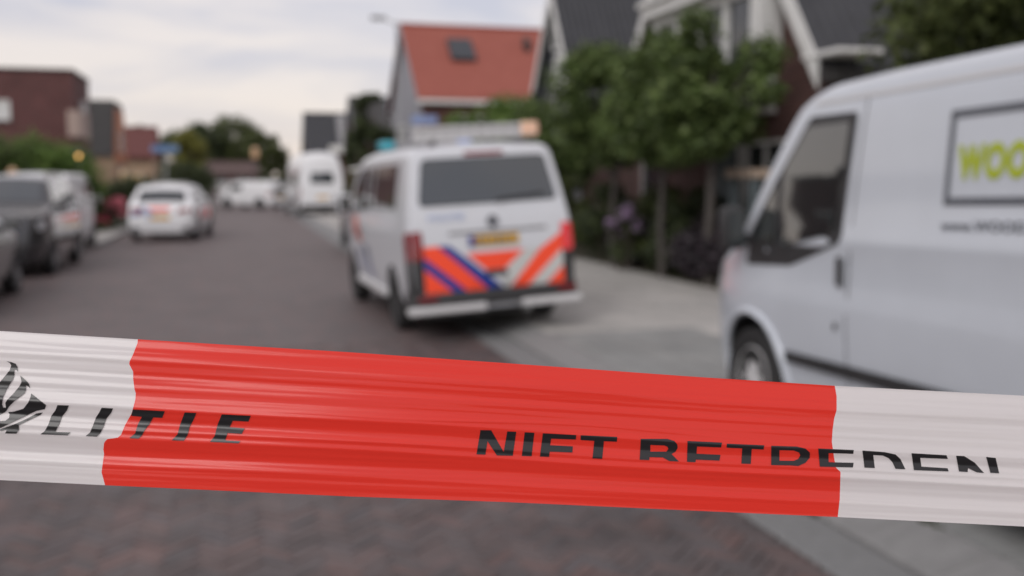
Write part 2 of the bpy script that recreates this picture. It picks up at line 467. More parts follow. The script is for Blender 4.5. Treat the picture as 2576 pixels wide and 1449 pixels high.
# clay bricks of the road in herringbone, laid at 45 degrees
random.seed(5)
bl, bw_ = 0.2, 0.0667
def brick_mesh(var):
    b = MB()
    g = 0.0017
    b.box((-bl / 2 + g, -bw_ / 2 + g, -0.02), (bl / 2 - g, bw_ / 2 - g, 0.0))
    bmesh.ops.bevel(b.bm, geom=[e_ for e_ in b.bm.edges if all(v.co.z > -0.001 for v in e_.verts)], offset=0.004, segments=1, affect='EDGES')
    me = bpy.data.meshes.new('brick'); b.bm.to_mesh(me); b.bm.free(); return me
brick_me = brick_mesh(0)
pav1, pav2 = paver_mat('clay paver', True), paver_mat('clay pavers', False)
brick_me.materials.append(pav1)
sites = []
a45 = R(45)
ca, sa = math.cos(a45), math.sin(a45)
nn = 130
k3 = 3
for i in range(-nn, nn):
    for j in range(-nn, nn):
        # herringbone of 3:1 bricks on a square lattice
        md = (i - j) % 6
        if md == 0: u, v, rr = i * bw_ + bl / 2, j * bw_ + bw_ / 2, 0
        elif md == 5: u, v, rr = i * bw_ + bw_ / 2, j * bw_ + bl / 2, 1
        else: continue
        x = ca * u - sa * v - 1.2; y = sa * u + ca * v + 7
        if -5.25 < x < EDGE - 0.06 and BY0 + 0.05 < y < BY1 - 0.05:
            sites.append((x, y, a45 + rr * math.pi / 2))
def in_view(x, y):
    v_ = Vector((x, y, 0)) - CAMP; d = v_.dot(_f)
    if d < 0.5: return False
    px, py = 1288 + FPX * v_.dot(_r) / d, 724 - FPX * v_.dot(_u) / d
    if not (-20 < px < 2596 and py < 1470): return False
    top = 832 + 0.0635 * px; bot = 1207 + 0.0455 * px
    return not (top - 10 < py < bot + 10)
sites.sort(key=lambda q: (not in_view(q[0], q[1]), q[0] ** 2 + q[1] ** 2))
for x, y, r_ in sites[:300]:
    o = bpy.data.objects.new('brick', brick_me)
    COL.objects.link(o); o.parent = road
    o.location = (x, y, random.uniform(-0.003, 0.003))
    o.rotation_euler = (random.gauss(0, 0.012), random.gauss(0, 0.012), r_ + random.gauss(0, 0.012))
co = [v.co.copy() for v in brick_me.vertices]; fc = [tuple(p.vertices) for p in brick_me.polygons]
V, Fs = [], []
for x, y, r_ in sites[300:]:
    mm = Matrix.Translation((x, y, random.uniform(-0.003, 0.003))) @ Matrix.Rotation(r_ + random.gauss(0, 0.012), 4, 'Z') @ Matrix.Rotation(random.gauss(0, 0.012), 4, 'X')
    o0 = len(V); V += [mm @ c_ for c_ in co]; Fs += [tuple(o0 + i for i in f) for f in fc]
me = bpy.data.meshes.new('brick_paving'); me.from_pydata(V, [], Fs); me.update()
link('brick_paving', me, road, (pav2,))['kind'] = 'stuff'

# gutter tiles and sloping kerb stones along the right edge
def strip_pieces(name, host, x0, x1, z0, z1, step, y0, y1, m, gap):
    b = MB()
    n = 2
    b.prism([(x0 + gap, 0, -0.12), (x0 + gap, 0, z0), (x1 - gap, 0, z1), (x1 - gap, 0, -0.12)], (0, step - 2 * gap, 0))
    bmesh.ops.recalc_face_normals(b.bm, faces=b.bm.faces)
    bmesh.ops.bevel(b.bm, geom=[e_ for e_ in b.bm.edges if all(v.co.z > -0.05 for v in e_.verts)], offset=0.006, segments=1, affect='EDGES')
    pm = bpy.data.meshes.new(name); b.bm.to_mesh(pm); b.bm.free(); pm.materials.append(m)
    y = y0
    while y < y1:
        o = bpy.data.objects.new(name, pm); COL.objects.link(o); o.parent = host
        o.location = (random.uniform(-.003, .003), y, random.uniform(-.003, .003)); y += step
gut = sheet('gutter', [(EDGE + .002, -14, 2.81, 150)], -0.03, M['sand'])
strip_pieces('gutter_tile', gut, EDGE + .002, 2.81, 0.0, 0.004, 0.3, 3.0, 30, M['concrete'], 0.004)
sheet('gutter_far', [(EDGE + .002, 30.01, 2.81, 150)], 0.0, M['concrete'], dz=.04)
kerb = sheet('kerb', [(2.812, -14, 3.136, 150)], -0.03, M['sand'])
strip_pieces('kerb_stone', kerb, 2.812, 3.136, 0.025, 0.1, 0.5, 3.0, 42, M['concrete2'], 0.004)
sheet('kerb_far', [(2.812, 42.01, 3.136, 150)], 0.09, M['concrete2'], dz=.1)
b = MB()
for yy, xx in ((4.42, 2.81), (4.7, 2.811), (3.9, 3.14), (4.05, 3.138), (6.3, 2.81), (7.9, 2.812)):
    for _ in range(7):
        c = Vector((xx + random.gauss(0, .012), yy + random.gauss(0, .06), 0.012 if xx < 3 else 0.1))
        bmesh.ops.create_icosphere(b.bm, subdivisions=1, radius=random.uniform(.012, .03), matrix=Matrix.Translation(c) @ Matrix.Diagonal((1, 1.6, .6, 1)))
o = b.build('moss', M['moss'], None, 60); o['kind'] = 'stuff'
for i, yy in enumerate((-6.0,)): pass
sheet('kerb_left', [(-5.303, -14, -5.19, 27.49), (-3.599, 27.5, -3.48, 60), (-5.303, 60.01, -5.19, 150)], 0.09, M['concrete2'], dz=.13)

# ================================================================== PLANTS
def leaves(centres, n, size, rnd, squash=0.85, dense=1.0):
    """centres: (x,y,z,r) clumps; returns vertex and face arrays of pointed leaves."""
    rs = np.random.RandomState(rnd)
    C = np.array([c[:3] for c in centres]); Rr = np.array([c[3] for c in centres])
    idx = rs.choice(len(C), n, p=(Rr ** 2) / (Rr ** 2).sum())
    d = rs.normal(size=(n, 3)); d /= np.linalg.norm(d, axis=1)[:, None]
    rad = rs.uniform(0.25, 1.0, n) ** (0.5) * (1 + rs.normal(0, .12, n))
    p = C[idx] + d * (rad * Rr[idx])[:, None] * np.array([1, 1, squash])
    nrm = d * 0.6 + rs.normal(size=(n, 3)) * 0.6 + np.array([0, 0, 0.8]); nrm /= np.linalg.norm(nrm, axis=1)[:, None]
    t = np.cross(nrm, rs.normal(size=(n, 3))); t /= np.linalg.norm(t, axis=1)[:, None]
    s_ = np.cross(nrm, t)
    L = size * rs.uniform(.65, 1.4, n)[:, None]
    a = p - t * L * .5; b_ = p + s_ * L * .32 + nrm * L * .06; c_ = p + t * L * .5; e_ = p - s_ * L * .32 + nrm * L * .06
    V = np.stack([a, b_, c_, e_], 1).reshape(-1, 3)
    return V
def leaf_object(name, centres, n, size, m, parent, rnd, squash=.85):
    V = leaves(centres, n, size, rnd, squash)
    me = bpy.data.meshes.new(name)
    nf = len(V) // 4
    me.vertices.add(len(V)); me.vertices.foreach_set('co', V.astype(np.float32).ravel())
    me.loops.add(nf * 4); me.loops.foreach_set('vertex_index', np.arange(nf * 4, dtype=np.int32))
    me.polygons.add(nf)
    me.polygons.foreach_set('loop_start', np.arange(0, nf * 4, 4, dtype=np.int32))
    me.polygons.foreach_set('loop_total', np.full(nf, 4, dtype=np.int32))
    me.update(); me.validate()
    return link(name, me, parent, (m,))
def clumps(cx, cy, cz, rx, ry, rz, k, rnd, rmin=.22, rmax=.42):
    rs = random.Random(rnd); out_ = []
    mr = min(rx, ry, rz)
    for _ in range(k):
        while True:
            d = Vector((rs.uniform(-1, 1), rs.uniform(-1, 1), rs.uniform(-1, 1)))
            if 0.05 < d.length < 1: break
        d = d.normalized() * d.length ** 0.45
        out_.append((cx + d.x * rx * .8, cy + d.y * ry * .8, cz + d.z * rz * .8, mr * rs.uniform(rmin, rmax)))
    return out_
def tree(name, label, loc, z0, z1, rx, m, n, size, rnd, trunk=0.08, bark='bark', group=None, k=34, ry=None, cat='tree'):
    t = thing(name, label, cat, loc, group=group)
    ry = ry or rx
    zc, rz = (z0 + z1) / 2, (z1 - z0) / 2
    rs = random.Random(rnd)
    b = MB()
    bend = [(rs.gauss(0, .03), rs.gauss(0, .03)) for _ in range(4)]
    b.tube([(0, 0, -.05), (bend[0][0], bend[0][1], z0 * .5), (bend[1][0], bend[1][1], z0), (bend[2][0] * 2, bend[2][1] * 2, zc), (0, 0, z1 - rz * .35)], [trunk * 1.25, trunk, trunk * .9, trunk * .55, trunk * .15], 9)
    for q in range(9):
        an = q * 2.4 + rs.random(); zz0 = z0 + (zc - z0) * rs.uniform(-.1, .9)
        e1 = Vector((math.cos(an) * rx * .45, math.sin(an) * ry * .45, zz0 + rz * .35)); e2 = Vector((math.cos(an) * rx * .75, math.sin(an) * ry * .75, zz0 + rz * .7))
        b.tube([(0, 0, zz0), e1, e2], [trunk * .45, trunk * .28, trunk * .08], 6)
    b.build('trunk', M[bark], t, 60)
    cs = clumps(0, 0, zc, rx, ry, rz, k, rnd)
    leaf_object('crown', cs, n, size, m, t, rnd)
    return t
def bush(name, label, loc, rx, ry, h, m, n, size, rnd, cat='shrub', group=None, bloom=None, bn=0, bsize=.06):
    t = thing(name, label, cat, loc, group=group)
    b = MB(); rs = random.Random(rnd)
    for q in range(7):
        an = q * .9
        b.tube([(0.1 * math.cos(an), .1 * math.sin(an), -.05), (rx * .4 * math.cos(an), ry * .4 * math.sin(an), h * .45), (rx * .6 * math.cos(an), ry * .6 * math.sin(an), h * .8)], [.02, .014, .006], 6)
    b.build('stem', M['bark'], t)
    cs = clumps(0, 0, h * .52, rx, ry, h * .5, max(12, int(26 * rx * ry)), rnd, .35, .6)
    leaf_object('foliage', cs, n, size, m, t, rnd)
    if bloom:
        tops = [c for c in cs if c[2] > h * .4] or cs
        leaf_object('blossom', [(c[0], c[1] , c[2] + c[3] * .3, c[3] * .8) for c in tops], bn, bsize, bloom, t, rnd + 1)
    return t

# ================================================================== HOUSES
def window(parent, o, u, n, w_, h_, frame='white_wood', pane='house_glass', mull=(0,), bars=(), depth=.07, sill=True, fw=.07):
    """o: lower left corner on the wall, u: unit vector along the wall, n: outward normal."""
    o, u, n = Vector(o), Vector(u), Vector(n); z = Vector((0, 0, 1))
    b = MB()
    P = lambda a, c, k=0.0: o + u * a + z * c + n * k
    def bx(a0, c0, a1, c1, k0, k1):
        b.prism([P(a0, c0, k0), P(a1, c0, k0), P(a1, c1, k0), P(a0, c1, k0)], n * (k1 - k0))
    bx(0, 0, fw, h_, -.02, depth); bx(w_ - fw, 0, w_, h_, -.02, depth)
    bx(fw, 0, w_ - fw, fw, -.02, depth - .002); bx(fw, h_ - fw, w_ - fw, h_, -.02, depth - .002)
    for q in mull:
        if q: bx(w_ * q - .03, fw, w_ * q + .03, h_ - fw, -.01, depth - .006)
    for q in bars: bx(fw, h_ * q - .02, w_ - fw, h_ * q + .02, -.01, depth - .012)
    f = b.build('window', M[frame], parent)
    b = MB(); b.prism([P(fw, fw, .006), P(w_ - fw, fw, .006), P(w_ - fw, h_ - fw, .006), P(fw, h_ - fw, .006)], n * .014)
    b.build('pane', M[pane], f)
    if sill:
        b = MB(); b.prism([P(-.06, -.08, -.02), P(w_ + .06, -.08, -.02), P(w_ + .06, -.004, -.02), P(-.06, -.004, -.02)], n * (.12 + depth * .3)); b.build('sill', M['concrete2'], f)
    return f
def door(parent, o, u, n, w_, h_, m, frame='white_wood'):
    o, u, n = Vector(o), Vector(u), Vector(n); z = Vector((0, 0, 1)); b = MB()
    P = lambda a, c, k=0.0: o + u * a + z * c + n * k
    b.prism([P(.07, .02, 0), P(w_ - .07, .02, 0), P(w_ - .07, h_ - .07, 0), P(.07, h_ - .07, 0)], n * .04)
    for c0, c1 in ((.25, .95), (1.1, h_ - .3)):
        b.prism([P(.2, c0, .04), P(w_ - .2, c0, .04), P(w_ - .2, c1, .04), P(.2, c1, .04)], n * .012)
    d = b.build('door', M[m], parent)
    b = MB(); b.tube([P(w_ - .16, 1.0, .05), P(w_ - .16, 1.16, .09), P(w_ - .28, 1.16, .09)], .012, 6); b.build('handle', M['chrome'], d)
    b = MB()
    for a0, c0, a1, c1 in ((0, 0, .07, h_), (w_ - .07, 0, w_, h_), (.07, h_ - .07, w_ - .07, h_)):
        b.prism([P(a0, c0, -.02), P(a1, c0, -.02), P(a1, c1, -.02), P(a0, c1, -.02)], n * .1)
    b.build('door_frame', M[frame], d)
    return d
def gable_house(name, label, xf, depth, y0, y1, ze, zr, wall, roof, board='white_wood', gutter='white_wood', sg=1, over=.3, cladding=None, chimney=None, ym=None, cat='house'):
    """ridge runs away from the road; the gable on X = xf faces the road. sg=+1: house lies to larger X."""
    t = thing(name, label, cat, (xf, (y0 + y1) / 2, 0))
    hy = (y1 - y0) / 2
    ymid = 0.0
    xb = sg * depth
    b = MB()
    b.prism([(0, -hy, -.1), (0, hy, -.1), (0, hy, ze), (0, ymid, zr - .1), (0, -hy, ze)], (xb, 0, 0))
    b.build('wall', M[wall], t)
    if cladding:
        b = MB(); b.prism([(0, -hy + .02, ze * .03), (0, hy - .02, ze * .03), (0, hy - .02, ze), (0, ymid, zr - .13), (0, -hy + .02, ze)], (-sg * .05, 0, 0)); b.build('cladding', M[cladding], t)
    sl = (zr - ze) / hy
    for q in (-1, 1):
        ey, ez = q * (hy + over), ze - over * sl
        b = MB(); b.prism([(-sg * .3, ey, ez), (-sg * .3, 0, zr), (-sg * .3, 0, zr + .16), (-sg * .3, ey, ez + .16)], (xb + sg * .6, 0, 0))
        b.build('roof', M[roof], t)
        b = MB(); b.prism([(-sg * .34, ey, ez - .22), (-sg * .34, 0, zr - .2), (-sg * .34, 0, zr + .2), (-sg * .34, ey, ez + .18)], (sg * .036, 0, 0)); b.build('bargeboard', M[board], t)
        b = MB(); b.box((min(-sg * .28, xb + sg * .28), ey - .14 if q < 0 else ey + .004, ez - .13), (max(-sg * .28, xb + sg * .28), ey - .004 if q < 0 else ey + .14, ez + .05)); b.build('gutter', M[gutter], t)
    b = MB(); b.tube([(-sg * .3, 0, zr + .17), (xb + sg * .3, 0, zr + .17)], .1, 8); b.build('ridge_tile', M[roof], t)
    if chimney:
        cx, cw, ch = chimney
        b = MB(); b.box((cx - cw / 2, -cw / 2, zr - .6), (cx + cw / 2, cw / 2, zr + ch)); c_ = b.build('chimney', M[wall], t)
        b = MB(); b.box((cx - cw / 2 - .06, -cw / 2 - .06, zr + ch), (cx + cw / 2 + .06, cw / 2 + .06, zr + ch + .1)); b.build('chimney_cap', M['concrete2'], c_)
    return t

FX, FY = Vector((-1, 0, 0)), Vector((0, -1, 0))   # towards the road (right side houses), towards the camera

# --- right: grey gabled house with the orange roof
HX = 8.6
p_ = WX(1020, 70, HX); q_ = WX(1062, 240, HX)
zr, ze = p_.z, q_.z; hw = p_.y - q_.y
oh = gable_house('tiled_house', 'house with orange tiled roof and grey boarded gable beyond the police van', HX, 9.5, p_.y - hw, p_.y + hw, ze, zr, 'brick_red', 'tile_orange', 'grey_wood', 'white_wood', 1, .3, 'grey_wood')
sl = (zr - ze) / hw
def on_slope(x, yy): return Vector((x, yy, zr + yy * sl + .16))     # near slope, yy < 0
for nm, x0, x1, y0, y1, m in (('skylight', 1.9, 3.15, -2.55, -1.15, 'house_glass'), ('roof_vent', 5.95, 6.25, -1.7, -1.3, 'tile_dark')):
    b = MB(); a = [on_slope(x0, y0), on_slope(x1, y0), on_slope(x1, y1), on_slope(x0, y1)]
    b.prism(a, (0, -.16, .16) if nm == 'skylight' else (0, -.05, .5)); b.build(nm, M[m], oh)
window(oh, (1.5, -hw - .01, 3.3), (1, 0, 0), FY, 2.6, 1.5, mull=(.33, .66))
window(oh, (1.5, -hw - .01, .8), (1, 0, 0), FY, 2.6, 1.6, mull=(.5,))
window(oh, (-.06, hw * .35, 3.2), (0, -1, 0), FX, 1.6, 1.4, mull=(.5,))
window(oh, (-.06, hw * .6, .8), (0, -1, 0), FX, 2.4, 1.5, mull=(.5,))
door(oh, (-.06, -hw * .35, .1), (0, -1, 0), FX, 1.0, 2.2, 'teal_wood')
b = MB(); b.tube([(.5, -hw - .3, .1), (.5, -hw - .3, ze - .1)], .05, 8); b.build('downpipe', M['tile_dark'], oh)

# --- right: slate house with the white gable
HX2 = 9.0
p_ = WX(1410, -14, HX2); q_ = WX(1466, 245, HX2)
zr, ze = p_.z, q_.z; hw = p_.y - q_.y
sh = gable_house('slate_house', 'house with steep dark slate roof and white framed gable', HX2, 9.0, p_.y - hw, p_.y + hw, ze, zr, 'brick_dark', 'tile_slate', 'white_wood', 'tile_dark', 1, .12, 'grey_wood')
b = MB()
b.prism([(-.05, -hw * .62, ze + .1), (-.05, hw * .1, ze + .1), (-.05, hw * .1, ze + 1.35), (-.05, -hw * .45, ze + 1.35)], (-.05, 0, 0)); b.build('gable_panel', M['white_wood'], sh)
window(sh, (-.12, hw * .0, ze + .2), (0, -1, 0), FX, hw * .5, 1.0, pane='curtain', sill=False)
b = MB(); b.prism([(-.052, hw * .15, ze + .1), (-.052, hw * .78, ze + .1), (-.052, hw * .12, ze + 2.2)], (-.04, 0, 0)); b.build('gable_glass', M['house_glass'], sh)
window(sh, (-.06, hw * .2, ze + 1.5), (0, -1, 0), FX, hw * .4, .8, sill=False)
window(sh, (-.06, hw * .75, .8), (0, -1, 0), FX, 1.7, 1.5, mull=(.5,)); door(sh, (-.06, -hw * .1, .1), (0, -1, 0), FX, 1.0, 2.2, 'teal_wood')
window(sh, (2.0, -hw - .01, .9), (1, 0, 0), FY, 2.0, 1.4, mull=(.5,))

# --- right: dark brick house with white bargeboards and a white bay
HX3 = 8.2
q_ = WX(2080, 118, HX3); p_ = WX(2030, 0, HX3)
ze = q_.z; sl = (p_.z - q_.z) / (p_.y - q_.y); sl = min(max(sl, 1.15), 1.5)
y0 = q_.y; hw = 3.5; zr = ze + sl * hw
bh = gable_house('brick_house', 'dark brick house with white bargeboards and white bay behind garden trees', HX3, 9.0, y0, y0 + 2 * hw, ze, zr, 'brick_warm', 'tile_slate', 'white_wood', 'tile_dark', 1, .3, None, (4.0, .7, .8))
# boxed eaves return at the near corner
ea, eb = WX(2120, 117, HX3 - .3), WX(2032, 152, HX3 - .3)
b = MB(); b.box((-.36, ea.y - (y0 + hw), eb.z), (.35, eb.y - (y0 + hw) + .1, ea.z)); b.build('eaves_box', M['white_wood'], bh, bevel=.03)
# white bay with cornice on columns
cl = WX(1615, 52, HX3 - .6)
bb = WX(1972, 130, HX3)
by0, by1 = bb.y - (y0 + hw), cl.y - (y0 + hw)
cz = cl.z
bay = None
b = MB(); b.box((-.44, by0 + .15, cz - .18), (-.02, by1 - .12, cz - .02)); b.box((-.62, by0 + .15, cz - .02), (-.02, by1, cz + .2)); b.box((-.70, by0 + .15, cz + .2), (-.02, by1 + .06, cz + .32)); b.build('cornice', M['white_wood'], bh, bevel=.02)
b = MB(); b.box((-.42, by0 + .15, cz - 2.0), (-.02, by1 - .2, cz - 1.45)); b.build('bay_panel', M['white_wood'], bh)
for yy in np.linspace(by0 + .25, by1 - .3, 5):
    b = MB(); b.box((-.42, yy - .08, cz - 1.45), (-.30, yy + .08, cz - .18)); b.build('bay_post', M['white_wood'], bh)
b = MB(); b.box((-.36, by0 + .2, cz - 1.44), (-.03, by1 - .25, cz - .2)); b.build('bay_glass', M['house_glass'], bh)
b = MB(); b.box((-.46, by0, bb.z), (-.025, by0 + .14, cz + .9)); b.build('bay_board', M['white_wood'], bh, bevel=.02)
ys = np.linspace(-hw + .7, hw - 1.4, 4)
window(bh, (-.01, -hw + 2.2, .75), (0, -1, 0), FX, 1.3, 1.6, mull=(.5,)); window(bh, (-.01, 3.1, .75), (0, -1, 0), FX, 1.1, 1.6)
door(bh, (-.01, -.1, .1), (0, -1, 0), FX, 1.05, 2.25, 'teal_wood')
pa_, pb_ = WX(1935, 446, HX3 - .5), WX(1868, 426, HX3 - .5)
M['tan_wood'] = mat('tan painted wood', (0.42, 0.33, 0.26), 0.6, var=.1)
b = MB(); b.box((-.8, pa_.y - (y0 + hw), pa_.z), (-.02, pb_.y - (y0 + hw), pb_.z)); b.build('porch_roof', M['tan_wood'], bh)
for yy in (pa_.y - (y0 + hw) + .1, pb_.y - (y0 + hw) - .1):
    b = MB(); b.box((-.75, yy - .06, .1), (-.63, yy + .06, pa_.z - .002)); b.build('porch_post', M['teal_wood'], bh)
b = MB(); b.tube([(.35, -hw - .28, .1), (.35, -hw - .28, ze - .6)], .05, 8); b.build('downpipe', M['steel'], bh)
window(bh, (1.2, -hw - .01, .9), (1, 0, 0), FY, 1.6, 1.3, pane='window_lit'); window(bh, (4.2, -hw - .01, .9), (1, 0, 0), FY, 1.6, 1.3)

# --- right: two far dark roofed houses
HX5 = 8.6
a_ = WX(768, 287, HX5); e5 = WX(768, 380, HX5)
far1 = gable_house('dark_roofed_house', 'far house with dark roof, pale chimney stripe and broad white dormer eaves', HX5, 12, a_.y - 4, a_.y + 4, e5.z, a_.z, 'brick_plum', 'tile_slate', 'grey_wood', 'grey_wood')
b = MB(); b.box((2.6, -4.9, e5.z - .35), (7.2, -3.2, e5.z + .55)); b.build('dormer', M['white_wood'], far1)
sl5 = (a_.z - e5.z) / 4
b = MB(); b.prism([(3.9, -3.6, a_.z - 3.6 * sl5 + .17), (4.9, -3.6, a_.z - 3.6 * sl5 + .17), (4.9, -.3, a_.z - .3 * sl5 + .17), (3.9, -.3, a_.z - .3 * sl5 + .17)], (0, -.15, .15)); b.build('roof_panel', M['grey_plastic'], far1)
window(far1, (1.0, -4.01, 1.0), (1, 0, 0), FY, 3, 1.6, mull=(.5,)); window(far1, (6.0, -4.01, 1.0), (1, 0, 0), FY, 3, 1.6, mull=(.5,))
a_ = WX(886, 250, HX5); e5 = WX(886, 350, HX5)
far2 = gable_house('dark_roofed_house', 'taller far house with grey roof half hidden by conical evergreen', HX5, 10, a_.y - 3.6, a_.y + 3.6, e5.z, a_.z, 'brick_plum', 'tile_dark', 'grey_wood', 'grey_wood', chimney=(5, .7, .7))
window(far2, (1.0, -3.61, 1.0), (1, 0, 0), FY, 2.2, 1.6, mull=(.5,)); window(far2, (-.01, 1.2, 1.0), (0, -1, 0), FX, 2, 1.6, mull=(.5,))

# --- left: dark red brick block, dark roofed house with lamp light painted on its front, small red house
LX = -8.2
def block_house(name, label, xf, depth, y0, y1, zt, wall, sg=-1):
    t = thing(name, label, 'house', (xf, (y0 + y1) / 2, 0)); hy = (y1 - y0) / 2
    b = MB(); b.box((-depth, -hy, -.1), (0, hy, zt)); b.build('wall', M[wall], t)
    b = MB(); b.box((-depth - .08, -hy - .08, zt), (.08, hy + .08, zt + .12)); b.build('coping', M['tile_dark'], t)
    return t, hy
a_ = WX(180, 174, LX)
l1, hy = block_house('brick_house', 'dark red brick house with flat top on the left', LX, 14, a_.y, a_.y + 6, a_.z - .1, 'brick_plum')
sgn = Vector((1, 0, 0))
r_ = ray(27, 301); k_ = a_.y / r_.y; wx, wz = r_.x * k_ - LX, CAM_H + r_.z * k_
window(l1, (wx - 1.9, -hy - .01, wz), (1, 0, 0), FY, 1.9, 1.0, pane='curtain', mull=(.5,))
window(l1, (-11.5, -hy - .01, 1.2), (1, 0, 0), FY, 2.2, 1.4, mull=(.5,))
for yy in (-.2,):
    window(l1, (.01, yy, a_.z - 2.9), (0, 1, 0), sgn, 1.7, 1.5, pane='curtain', mull=(.5,)); window(l1, (.01, yy, .9), (0, 1, 0), sgn, 1.7, 1.5, mull=(.5,))
ba, bb_ = WX(186, 342, LX + .3), WX(210, 288, LX + .3)
M['pink_render'] = mat('pinkish render', (0.36, 0.28, 0.25), 0.8, var=.1)
b = MB(); b.box((.02, ba.y - (a_.y + 3), ba.z), (.6, bb_.y - (a_.y + 3), bb_.z)); b.build('balcony', M['pink_render'], l1)

LX2 = -8.0
a_ = WX(286, 252, LX2); e2 = WX(286, 392, LX2)
yN = a_.y
l2 = thing('mansard_house', 'house with dark mansard roof, tan wall and front coloured as if warmly lamplit', 'house', (LX2, yN + 2.5, 0))
hy = 4.0
b = MB(); b.box((-9, -hy, -.1), (0, hy, e2.z)); b.build('wall', M['brick_tan'], l2)
b = MB(); b.prism([(0, -hy - .2, e2.z), (0, hy + .2, e2.z), (0, hy - 1.3, a_.z), (0, -hy + 1.3, a_.z)], (-9.2, 0, 0)); b.build('roof', M['tile_dark'], l2)
b = MB(); b.prism([(.02, -hy, e2.z - .4), (.02, hy, e2.z - .4), (.02, hy - .2, e2.z), (.02, hy - 1.5, a_.z - .5), (.02, -hy + 1.5, a_.z - .5), (.02, -hy + .2, e2.z)], (.06, 0, 0)); b.build('cladding', M['lamplit_wood'], l2)
window(l2, (-4.2, -hy - .01, .9), (1, 0, 0), FY, 2.4, 1.5, pane='window_lit', mull=(.5,)); window(l2, (.1, -1.5, .9), (0, 1, 0), sgn, 2.8, 1.6, pane='window_lit', mull=(.5,))
window(l2, (.1, -1.0, e2.z + .4), (0, 1, 0), sgn, 1.8, 1.4, mull=(.5,))
a_ = WX(385, 322, -8.0); e2 = WX(385, 392, -8.0)
l3 = gable_house('red_house', 'small far house with dark red roof and pale chimney beside the lamplit coloured front', -8.0, 10, a_.y - 2, a_.y + 6, e2.z, a_.z, 'brick_tan', 'tile_red', 'tile_red', 'tile_red', -1)
b = MB(); b.box((-5.9, -.5, a_.z - .5), (-4.7, .5, a_.z + 1.2)); c_ = b.build('chimney', M['curtain'], l3)
b = MB(); b.box((-6.0, -.6, a_.z + 1.2), (-4.6, .6, a_.z + 1.35)); b.build('chimney_cap', M['tile_dark'], c_)
window(l3, (-4.0, -4.01, .9), (1, 0, 0), FY, 3.0, 1.4, pane='window_lit', mull=(.5,)); window(l3, (.02, -1.5, .9), (0, 1, 0), sgn, 2.4, 1.5, mull=(.5,))
# house further left, outside the frame, that the white van's side window mirrors
l4, hy = block_house('brick_house', 'dark brick house behind the parked cars, outside the frame', -9.5, 12, 14, 27, 3.7, 'brick_plum')
for yy in (-5, -1, 3): window(l4, (.01, yy, .9), (0, 1, 0), sgn, 2.0, 1.6, mull=(.5,))

# far brick house under the trees at the road's end
p_ = W(590, 452, 108)
fh = gable_house('far_house', 'far brownish house under the trees where the street ends', p_.x + 2.2, 5.5, p_.y - 3, p_.y + 3, 2.3, 3.5, 'brick_plum', 'tile_brown', 'tile_brown', 'tile_brown', -1)
window(fh, (-4.6, -3.01, .9), (1, 0, 0), FY, 1.6, 1.2, mull=(.5,)); window(fh, (-2.0, -3.01, .9), (1, 0, 0), FY, 1.6, 1.2, mull=(.5,))

# ================================================================== TREES AND SHRUBS
def T(px, d, dy=0): p = W(px, 452, d); return (p.x, p.y, 0.09)
GG = 'small trees in the front gardens on the right'
tree('garden_tree', 'broad bright green garden tree just right of the police van', T(1545, 18.6), 1.75, 4.2, 1.25, GREEN, 11000, .115, 11, .06, 'bark_mid', GG)
tree('garden_tree', 'middle garden tree, leafy crown in front of the white bay', T(1670, 16.6), 1.75, 4.05, 1.12, GREEN, 11000, .115, 12, .06, 'bark_mid', GG)
tree('garden_tree', 'dark tall garden tree with thin trunk nearest the white van windscreen', T(1790, 15.2), 1.75, 4.25, 1.05, GREEN, 11500, .115, 13, .075, 'bark_mid', GG)
tree('garden_tree', 'leafy tree with low crown directly beyond the police van roof', T(1380, 25.0), 1.0, 3.75, 1.3, GREEN, 9000, .13, 14, .07, 'bark', GG)
tree('garden_tree', 'fresh green bushy tree in front of the orange roofed house', T(1245, 28.5), 1.2, 4.05, 1.75, GREEN2, 9000, .14, 15, .07, 'bark', GG)
tree('garden_tree', 'large dark tree rising above the white van roof', (8.7, 8.7, .09), 1.9, 5.7, 2.2, OLIVE, 15000, .13, 16, .12, 'bark', GG, 46)
tree('conifer', 'tall dark evergreen beside the grey gabled house', T(938, 50), .5, 6.6, 1.15, DARKG, 7000, .2, 17, .1)
tree('conifer', 'lower dark evergreen in front of the far dark roofed house', T(905, 54), .5, 5.0, .9, DARKG, 5000, .2, 18, .1)
EG = 'trees at the far end of the street'
for i, (px, d, z0, z1, rx, m, lab) in enumerate((
        (640, 128, 2.0, 8.0, 4.6, OLIVE, 'rightmost rounded olive tree at the end of the street'),
        (590, 134, 2.0, 10.2, 4.8, OLIVE, 'tall dark tree in the middle of the far clump'),
        (520, 126, 2.0, 9.6, 3.6, DARKG, 'tall dark tree with twin top behind the yellow green tree'),
        (452, 120, 1.0, 7.6, 3.8, OLIVE, 'leftmost tree of the far clump, behind the blue street name sign'),
        (475, 84, 1.2, 5.9, 1.6, YELG, 'yellow green tree in front of the dark far clump'),
        (712, 150, .5, 5.0, 5, OLIVE, 'low pale tree between far clump and high roofed white camper'),
        (345, 118, 2, 8.3, 1.9, OLIVE, 'thin tree top showing above the small red house'))):
    tree('deciduous_tree', lab, T(px, d), z0, z1, rx, m, 5500, .42 if d > 100 else .25, 30 + i, .22, 'bark', EG)
hedge_c = [T(150, 32.5)[:2], T(70, 31.5)[:2], T(192, 34.5)[:2], T(-20, 30.5)[:2]]
